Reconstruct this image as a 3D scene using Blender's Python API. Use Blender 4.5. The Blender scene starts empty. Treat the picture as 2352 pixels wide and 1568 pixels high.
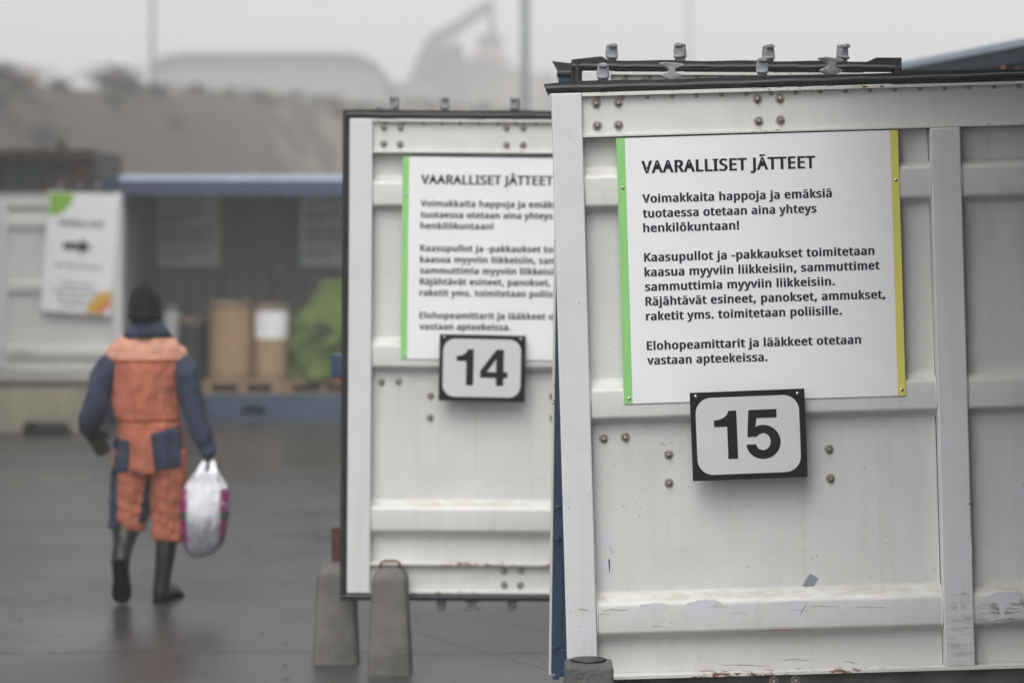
import bpy, bmesh, math, random, json
from mathutils import Vector, Matrix, noise as mnoise
C = bpy.context.scene.collection
R = math.radians
sc = bpy.context.scene

# ------------------------------------------------------------------ camera
FPX, HV, CAMZ = 5553.0, 520.0, 2.15        # focal length and horizon row, in pixels of a 2352 x 1568 picture
camd = bpy.data.cameras.new('camera'); cam = bpy.data.objects.new('camera', camd); C.objects.link(cam)
cam.location = (0, 0, CAMZ); cam.rotation_euler = (R(90), 0, 0)
camd.sensor_width = 36; camd.lens = 85; camd.shift_y = -(784 - HV) / 2352
camd.clip_start = .1; camd.clip_end = 3000
camd.dof.use_dof = True; camd.dof.focus_distance = 8.95; camd.dof.aperture_fstop = 1.55
sc.camera = cam

# ------------------------------------------------------------------ sky, sun, exposure
SUN_EL, SUN_AZ = R(58), R(200)
w = bpy.data.worlds.new('World'); sc.world = w; w.use_nodes = True
nt = w.node_tree; bg = nt.nodes['Background']
sky = nt.nodes.new('ShaderNodeTexSky'); sky.sky_type = 'NISHITA'; sky.sun_disc = False
sky.sun_elevation = SUN_EL; sky.sun_rotation = SUN_AZ; sky.dust_density = 6; sky.air_density = 1.0; sky.ozone_density = 1
hs = nt.nodes.new('ShaderNodeHueSaturation'); hs.inputs['Saturation'].default_value = .10
nt.links.new(sky.outputs[0], hs.inputs['Color']); nt.links.new(hs.outputs[0], bg.inputs[0])
bg.inputs[1].default_value = .15
sl = bpy.data.lights.new('sun', 'SUN'); so = bpy.data.objects.new('sun', sl); C.objects.link(so)
sl.energy = .6; sl.angle = R(60); sl.color = (1, .985, .96)
so.rotation_euler = (math.pi / 2 - SUN_EL, 0, -SUN_AZ + math.pi)
so.location = (0, 0, 60)
sc.view_settings.view_transform = 'Standard'; sc.view_settings.look = 'None'
sc.view_settings.exposure = 0.62; sc.view_settings.gamma = 1
sc.render.engine = 'CYCLES'
sc.cycles.use_denoising = True
sc.cycles.max_bounces = 6; sc.cycles.diffuse_bounces = 3; sc.cycles.glossy_bounces = 3
sc.cycles.transmission_bounces = 4; sc.cycles.volume_bounces = 1; sc.cycles.transparent_max_bounces = 12
sc.cycles.use_adaptive_sampling = False

def at(u, v, Y):
    """a point of the place at distance Y, from its place in the photograph"""
    return Vector(((u - 1176) / FPX * Y, Y, CAMZ - (v - HV) / FPX * Y))

# ------------------------------------------------------------------ materials
def new_mat(name):
    m = bpy.data.materials.new(name); m.use_nodes = True
    return m, m.node_tree, m.node_tree.nodes['Principled BSDF']
def N(t, kind, **kw):
    n = t.nodes.new(kind)
    for k, v in kw.items():
        if k in n.inputs.keys() if hasattr(n.inputs, 'keys') else False: n.inputs[k].default_value = v
        else: setattr(n, k, v)
    return n
def coords(t, scale=(1, 1, 1), rot=(0, 0, 0), kind='Object'):
    tc = t.nodes.new('ShaderNodeTexCoord'); mp = t.nodes.new('ShaderNodeMapping')
    mp.inputs['Scale'].default_value = scale; mp.inputs['Rotation'].default_value = rot
    t.links.new(tc.outputs[kind], mp.inputs[0]); return mp.outputs[0]
def noise(t, vec, scale, detail=4, rough=.55):
    n = t.nodes.new('ShaderNodeTexNoise'); n.inputs['Scale'].default_value = scale
    n.inputs['Detail'].default_value = detail; n.inputs['Roughness'].default_value = rough
    t.links.new(vec, n.inputs['Vector']); return n.outputs['Fac']
def ramp(t, fac, lo, hi, a=(0, 0, 0), b=(1, 1, 1)):
    r = t.nodes.new('ShaderNodeValToRGB'); e = r.color_ramp.elements
    e[0].position = lo; e[1].position = hi
    e[0].color = (*a, 1) if len(a) == 3 else a; e[1].color = (*b, 1) if len(b) == 3 else b
    t.links.new(fac, r.inputs[0]); return r.outputs[0]
def mix(t, fac, a, b):
    n = t.nodes.new('ShaderNodeMix'); n.data_type = 'RGBA'
    for sock, v in ((n.inputs[0], fac), (n.inputs[6], a), (n.inputs[7], b)):
        if isinstance(v, (int, float)): sock.default_value = v
        elif isinstance(v, tuple): sock.default_value = (*v, 1) if len(v) == 3 else v
        else: t.links.new(v, sock)
    return n.outputs[2]
def mth(t, op, a, b=0.0):
    n = t.nodes.new('ShaderNodeMath'); n.operation = op
    for i, v in enumerate((a, b)):
        if isinstance(v, (int, float)): n.inputs[i].default_value = v
        else: t.links.new(v, n.inputs[i])
    return n.outputs[0]
def bump(t, bs, h, dist=.002, strength=1.0):
    b = t.nodes.new('ShaderNodeBump'); b.inputs['Distance'].default_value = dist; b.inputs['Strength'].default_value = strength
    t.links.new(h, b.inputs['Height']); t.links.new(b.outputs[0], bs.inputs['Normal'])
def mat(name, col, rough=.6, var=.18, scale=6, metallic=0, bscale=60, bdist=.0, spec=.5, col2=None):
    m, t, bs = new_mat(name); v = coords(t)
    f = noise(t, v, scale)
    d = col2 if col2 else tuple(c * (1 - var) for c in col)
    t.links.new(mix(t, ramp(t, f, .35, .68), col, d), bs.inputs['Base Color'])
    bs.inputs['Roughness'].default_value = rough; bs.inputs['Metallic'].default_value = metallic
    bs.inputs['Specular IOR Level'].default_value = spec
    if bdist: bump(t, bs, noise(t, v, bscale), bdist)
    return m

def paint(name, base, rust=.5, streak=.5, grime=(), smears=()):
    """weathered enamel on steel: tone patches, run-off streaks, specks, rust bites"""
    m, t, bs = new_mat(name); v = coords(t)
    c = mix(t, ramp(t, noise(t, v, 2.2, 5), .35, .7), base, tuple(x * .93 for x in base))
    st = noise(t, coords(t, (26, 26, .9)), 1.0, 5, .6)
    c = mix(t, mth(t, 'MULTIPLY', ramp(t, st, .5, .8), streak * .55), c, (base[0] * .62, base[1] * .6, base[2] * .55))
    cl = noise(t, coords(t, (3, 3, 3), (0, .4, 0)), 1.0, 6, .7)
    c = mix(t, mth(t, 'MULTIPLY', ramp(t, cl, .56, .63), .30), c, tuple(min(1, x * 1.10) for x in base))
    sp = noise(t, v, 95, 2, .4)
    c = mix(t, mth(t, 'MULTIPLY', ramp(t, sp, .75, .775), .55), c, (.10, .08, .06))
    rz = mth(t, 'MULTIPLY', noise(t, v, 3.1, 3), noise(t, coords(t, (30, 30, 70)), 1.0, 5, .65))
    if rust: c = mix(t, ramp(t, rz, .40 - .06 * rust, .425 - .06 * rust), c, (.16, .062, .022))
    for z0, z1, amt in grime:          # tan dirt lying on the ledges
        sx = t.nodes.new('ShaderNodeSeparateXYZ'); t.links.new(v, sx.inputs[0])
        mid, hw = (z0 + z1) / 2, (z1 - z0) / 2
        dd = mth(t, 'DIVIDE', mth(t, 'ABSOLUTE', mth(t, 'SUBTRACT', sx.outputs[2], mid)), hw)
        k = mth(t, 'MULTIPLY', ramp(t, dd, .35, 1.0, (1, 1, 1), (0, 0, 0)), ramp(t, noise(t, coords(t, (9, 9, 40)), 1.0, 6, .7), .3, .62))
        c = mix(t, mth(t, 'MULTIPLY', k, amt), c, (.33, .275, .18))
    for x0, z0, rx, rz, amt in smears:  # rubbed-in black scuffs, dragged down to the right
        sx = t.nodes.new('ShaderNodeSeparateXYZ'); t.links.new(v, sx.inputs[0])
        dx = mth(t, 'DIVIDE', mth(t, 'ABSOLUTE', mth(t, 'SUBTRACT', sx.outputs[0], x0)), rx)
        dz = mth(t, 'DIVIDE', mth(t, 'ABSOLUTE', mth(t, 'SUBTRACT', sx.outputs[2], z0)), rz)
        k = ramp(t, mth(t, 'ADD', mth(t, 'MULTIPLY', dx, dx), mth(t, 'MULTIPLY', dz, dz)), .25, 1.0, (1, 1, 1), (0, 0, 0))
        sn = noise(t, coords(t, (9, 1, 46), (0, .62, 0)), 1.0, 6, .72)
        c = mix(t, mth(t, 'MULTIPLY', mth(t, 'MULTIPLY', k, ramp(t, sn, .46, .66)), amt), c, (.045, .044, .043))
    for _ in (0,):                      # faint soiled blotches
        c = mix(t, mth(t, 'MULTIPLY', ramp(t, noise(t, coords(t, (1.3, 1.3, 2.2)), 1.0, 7, .72), .52, .74), .26), c, tuple(x * .66 for x in base))
    t.links.new(c, bs.inputs['Base Color'])
    bs.inputs['Roughness'].default_value = .48
    t.links.new(mth(t, 'ADD', mth(t, 'MULTIPLY', noise(t, v, 8, 4), .3), .33), bs.inputs['Roughness'])
    bump(t, bs, mth(t, 'ADD', mth(t, 'MULTIPLY', noise(t, v, 5, 2), 3.0), noise(t, v, 160, 3)), .0008, .6)
    return m

def asphalt():
    m, t, bs = new_mat('wet asphalt'); v = coords(t)
    big = noise(t, v, .35, 5, .6); mid = noise(t, v, 2.3, 6, .65); fine = noise(t, v, 90, 3, .6)
    c = mix(t, ramp(t, mid, .3, .7), (.024, .024, .025), (.050, .049, .048))
    c = mix(t, mth(t, 'MULTIPLY', ramp(t, fine, .55, .75), .5), c, (.12, .118, .114))
    sx = t.nodes.new('ShaderNodeSeparateXYZ'); t.links.new(v, sx.inputs[0])
    wob = mth(t, 'MULTIPLY', noise(t, v, 1.7, 5, .7), .35)
    joint = None                        # the joints between the laid strips
    for off, sl_, wd in ((12.36, .012, .018), (9.2, -.02, .02), (17.6, .03, .03), (21.9, -.01, .03)):
        y = mth(t, 'ADD', mth(t, 'ADD', sx.outputs[1], wob), mth(t, 'MULTIPLY', sx.outputs[0], sl_))
        j = ramp(t, mth(t, 'ABSOLUTE', mth(t, 'SUBTRACT', y, off)), wd * .3, wd, (1, 1, 1), (0, 0, 0))
        joint = j if joint is None else mth(t, 'MAXIMUM', joint, j)
    for off, sl_, wd in ((-2.05 - 2.0, .62, .012), (-1.45 - 2.2, .74, .012)):       # two cracks running away from the camera
        x = mth(t, 'ADD', mth(t, 'ADD', sx.outputs[0], mth(t, 'MULTIPLY', wob, .3)), mth(t, 'MULTIPLY', mth(t, 'SUBTRACT', sx.outputs[1], 15.4), sl_))
        lim = ramp(t, mth(t, 'ABSOLUTE', mth(t, 'SUBTRACT', sx.outputs[1], 12.2)), .9, 1.3, (1, 1, 1), (0, 0, 0))
        j = ramp(t, mth(t, 'ABSOLUTE', mth(t, 'SUBTRACT', x, off + 2)), wd * .3, wd, (1, 1, 1), (0, 0, 0))
        joint = mth(t, 'MAXIMUM', joint, mth(t, 'MULTIPLY', j, lim))
    c = mix(t, mth(t, 'MULTIPLY', joint, .8), c, (.012, .011, .011))
    t.links.new(c, bs.inputs['Base Color'])
    wet = ramp(t, mth(t, 'ADD', mth(t, 'MULTIPLY', big, .8), mth(t, 'MULTIPLY', mid, .2)), .36, .64)
    r = mth(t, 'ADD', mth(t, 'MULTIPLY', wet, .18), .26)
    t.links.new(mth(t, 'ADD', r, mth(t, 'MULTIPLY', joint, .2)), bs.inputs['Roughness'])
    bs.inputs['IOR'].default_value = 1.8
    h = mth(t, 'ADD', mth(t, 'MULTIPLY', fine, .5), mth(t, 'MULTIPLY', noise(t, v, 14, 4), 1.5))
    h = mth(t, 'SUBTRACT', h, mth(t, 'MULTIPLY', joint, 2.5))
    bump(t, bs, h, .003, .16)
    return m

def cloth(name, col, dark=None):
    m, t, bs = new_mat(name); v = coords(t)
    c = mix(t, ramp(t, noise(t, v, 9, 5), .3, .72), col, dark or tuple(x * .72 for x in col))
    t.links.new(c, bs.inputs['Base Color']); bs.inputs['Roughness'].default_value = .92
    bs.inputs['Sheen Weight'].default_value = .05; bs.inputs['Specular IOR Level'].default_value = .15
    bump(t, bs, mth(t, 'ADD', mth(t, 'MULTIPLY', noise(t, coords(t, (14, 14, 8)), 1.0, 3), 6), noise(t, v, 220, 2)), .005, .8)
    return m

WHITE = (.63, .635, .615)
PX = 1 / 622.0                                # metres per photograph pixel on the near door
DH = 1434 * PX
def bz(b): return DH - b * PX                 # pixel rows below the door's top -> height above its base
M = {}
M['door'] = paint('door paint', WHITE, 0, .45, [(bz(1180), bz(1150), .6), (bz(690), bz(658), .4), (bz(197), bz(172), .35)], [(1050 * PX, bz(1212), .17, .075, .95), (985 * PX, bz(1225), .09, .06, .6)])
M['post'] = paint('post paint', (.635, .64, .63), 0, .45, (), [(905 * PX, bz(1255), .06, .20, .55)])
M['lip'] = paint('rusting edge paint', (.63, .62, .58), 1.2, .6)
M['rubber'] = mat('black rubber', (.016, .017, .019), .45, .3, 9, bscale=25, bdist=.002)
M['galv'] = mat('galvanised steel', (.31, .325, .34), .55, .5, 30, metallic=.15, bscale=45, bdist=.0025)
M['bolt'] = mat('dull zinc', (.44, .41, .36), .42, .55, 60, metallic=.25, bscale=120, bdist=.001)
M['nut'] = mat('dark nut', (.20, .175, .15), .45, .5, 60, metallic=.3)
M['steel'] = mat('bright steel', (.62, .63, .64), .25, .2, 60, metallic=1)
M['blue'] = paint('blue enamel', (.016, .045, .092), .9, .4)
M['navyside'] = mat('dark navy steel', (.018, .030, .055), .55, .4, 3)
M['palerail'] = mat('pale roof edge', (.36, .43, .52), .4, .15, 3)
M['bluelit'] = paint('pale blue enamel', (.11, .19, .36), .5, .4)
M['board'] = mat('white sign board', (.82, .82, .84), .32, .05, 3)
M['green'] = mat('green print', (.27, .60, .20), .35, .06, 4)
M['yellow'] = mat('yellow print', (.72, .66, .14), .35, .08, 4)
M['ink'] = mat('slate ink', (.013, .016, .023), .6, .1, 20, spec=.2)
M['black'] = mat('black plastic', (.010, .0095, .010), .45, .3, 15, spec=.25)
M['grey'] = mat('light grey plate', (.61, .61, .615), .4, .05, 6)
M['concrete'] = mat('weathered concrete', (.165, .157, .142), .9, .45, 5, bscale=70, bdist=.006)
M['darkconcrete'] = mat('wet concrete', (.13, .128, .122), .85, .55, 8, bscale=80, bdist=.008)
M['beige'] = mat('beige concrete', (.40, .36, .27), .9, .3, 3, bscale=40, bdist=.006)
M['asphalt'] = asphalt()
M['wrun'] = mat('white touch-up paint', (.625, .64, .665), .28, .05, 8)
M['tape'] = mat('silver tape', (.58, .60, .66), .22, .1, 20, metallic=.6)
M['scuff'] = mat('dark scuff', (.17, .168, .165), .7, .4, 30)
M['rust'] = mat('rust', (.20, .085, .038), .85, .5, 40)

# ------------------------------------------------------------------ mesh helpers
class MB:
    def __init__(s): s.v = []; s.f = []; s.mi = []; s.k = 0
    def add(s, vs, fs):
        o = len(s.v); s.v += [tuple(p) for p in vs]; s.f += [tuple(i + o for i in f) for f in fs]; s.mi += [s.k] * len(fs); return s
    def box(s, x0, x1, y0, y1, z0, z1):
        p = [(x, y, z) for z in (z0, z1) for y in (y0, y1) for x in (x0, x1)]
        return s.add(p, [(0, 2, 3, 1), (4, 5, 7, 6), (0, 1, 5, 4), (2, 6, 7, 3), (0, 4, 6, 2), (1, 3, 7, 5)])
    def prism(s, poly, y0, y1):
        """polygon in x,z given a thickness along y"""
        n = len(poly); a = sum(poly[i][0] * poly[(i + 1) % n][1] - poly[(i + 1) % n][0] * poly[i][1] for i in range(n))
        if a < 0: poly = poly[::-1]
        return s.add([(x, y0, z) for x, z in poly] + [(x, y1, z) for x, z in poly],
                     [tuple(range(n)), tuple(range(2 * n - 1, n - 1, -1))] + [(i, i + n, (i + 1) % n + n, (i + 1) % n) for i in range(n)])
    def prof(s, poly, x0, x1, close=True):
        """profile in y,z drawn along x"""
        n = len(poly); m = n if close else n - 1
        fs = [(i, (i + 1) % n, (i + 1) % n + n, i + n) for i in range(m)]
        if close: fs += [tuple(range(n - 1, -1, -1)), tuple(range(n, 2 * n))]
        return s.add([(x0, y, z) for y, z in poly] + [(x1, y, z) for y, z in poly], fs)
    def tube(s, pts, rad, k=10, ref=(0, 0, 1), cap=True):
        """swept ellipse; rad: one number, a list of numbers, or a list of pairs"""
        pts = [Vector(p) for p in pts]; n = len(pts); ref = Vector(ref); vs = []
        if abs((pts[-1] - pts[0]).normalized().dot(ref)) > .8: ref = Vector((1, 0, 0)) if abs(ref.x) < .5 else Vector((0, 1, 0))
        for i, p in enumerate(pts):
            d = (pts[min(i + 1, n - 1)] - pts[max(i - 1, 0)]).normalized()
            a = ref - d * ref.dot(d)
            if a.length < 1e-4: a = Vector((1, 0, 0)) - d * d.x
            a.normalize(); b = d.cross(a)
            r = rad[i] if isinstance(rad, (list, tuple)) else rad
            ra, rb = r if isinstance(r, (list, tuple)) else (r, r)
            for j in range(k):
                q = 2 * math.pi * j / k
                vs.append(p + a * (math.cos(q) * ra) + b * (math.sin(q) * rb))
        fs = [(i * k + j, i * k + (j + 1) % k, (i + 1) * k + (j + 1) % k, (i + 1) * k + j) for i in range(n - 1) for j in range(k)]
        if cap: fs += [tuple(range(k - 1, -1, -1)), tuple(range((n - 1) * k, n * k))]
        return s.add(vs, fs)
    def lathe(s, prof, c, axis='y', k=16):
        """prof: list of (radius, along)"""
        vs = []
        for r, h in prof:
            for j in range(k):
                q = 2 * math.pi * j / k; x, z = math.cos(q) * r, math.sin(q) * r
                vs.append((c[0] + x, c[1] + h, c[2] + z) if axis == 'y' else (c[0] + x, c[1] + z, c[2] + h))
        n = len(prof)
        fs = [(i * k + j, (i + 1) * k + j, (i + 1) * k + (j + 1) % k, i * k + (j + 1) % k) for i in range(n - 1) for j in range(k)]
        fs += [tuple(range(k)), tuple(range(n * k - 1, (n - 1) * k - 1, -1))]
        return s.add(vs, fs)
    def mesh(s, name, mats, smooth=False):
        me = bpy.data.meshes.new(name); me.from_pydata(s.v, [], s.f); me.validate()
        bm = bmesh.new(); bm.from_mesh(me); bmesh.ops.recalc_face_normals(bm, faces=bm.faces); bm.to_mesh(me); bm.free()
        for m in (mats if isinstance(mats, (list, tuple)) else [mats]): me.materials.append(m)
        if len(s.mi) == len(me.polygons):
            for p, k in zip(me.polygons, s.mi): p.material_index = k
        if smooth:
            for p in me.polygons: p.use_smooth = True
            if smooth == 'auto': me.set_sharp_from_angle(angle=R(40))
        return me
    def build(s, name, m, parent=None, bevel=0, smooth=False, seg=2):
        o = bpy.data.objects.new(name, s.mesh(name, m, smooth)); C.objects.link(o); o.parent = parent
        if bevel:
            b = o.modifiers.new('bevel', 'BEVEL'); b.width = bevel; b.segments = seg; b.limit_method = 'ANGLE'; b.angle_limit = R(35)
            b.harden_normals = False
        return o

def tag(o, label=None, cat=None, group=None, kind=None):
    for k, v in (('label', label), ('category', cat), ('group', group), ('kind', kind)):
        if v: o[k] = v
    return o
def thing(name, label, cat, loc=(0, 0, 0), rot=(0, 0, 0), group=None, scale=1):
    o = bpy.data.objects.new(name, None); C.objects.link(o); o.location = loc; o.rotation_euler = rot; o.scale = (scale,) * 3
    o.empty_display_size = .2
    return tag(o, label, cat, group)
def share(name, me, parent, loc=(0, 0, 0), rot=(0, 0, 0), scale=None):
    o = bpy.data.objects.new(name, me); C.objects.link(o); o.parent = parent; o.location = loc; o.rotation_euler = rot
    if scale: o.scale = scale
    return o
def copy_tree(o, parent=None):
    c = o.copy(); C.objects.link(c); c.parent = parent
    for ch in list(o.children): copy_tree(ch, c)
    return c
def rounded(poly, r, seg=4):
    """round the inner corners of an open polyline of (y,z)"""
    out = [poly[0]]
    for i in range(1, len(poly) - 1):
        p, a, b = Vector(poly[i]), Vector(poly[i - 1]), Vector(poly[i + 1])
        d1, d2 = (a - p), (b - p); l = min(r, d1.length * .45, d2.length * .45)
        s, e = p + d1.normalized() * l, p + d2.normalized() * l
        for k in range(seg + 1):
            q = k / seg; out.append(tuple((s * (1 - q) + p * q) * (1 - q) + (p * (1 - q) + e * q) * q))
    out.append(poly[-1]); return out
def rrect(x0, x1, z0, z1, r, seg=8):
    out = []
    for cx, cz, a0 in ((x1 - r, z1 - r, 0), (x0 + r, z1 - r, 90), (x0 + r, z0 + r, 180), (x1 - r, z0 + r, 270)):
        for k in range(seg + 1):
            q = R(a0 + 90 * k / seg); out.append((cx + r * math.cos(q), cz + r * math.sin(q)))
    return out
def remesh(o, voxel, smooth=6, name=None):
    """fuse a mesh of overlapping solids into one continuous surface"""
    m = o.modifiers.new('r', 'REMESH'); m.mode = 'VOXEL'; m.voxel_size = voxel; m.use_smooth_shade = True
    s = o.modifiers.new('s', 'SMOOTH'); s.factor = .5; s.iterations = smooth
    dg = bpy.context.evaluated_depsgraph_get()
    me = bpy.data.meshes.new_from_object(o.evaluated_get(dg)); old = o.data
    o.modifiers.clear(); o.data = me; bpy.data.meshes.remove(old); me.name = o.name
    return o

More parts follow.
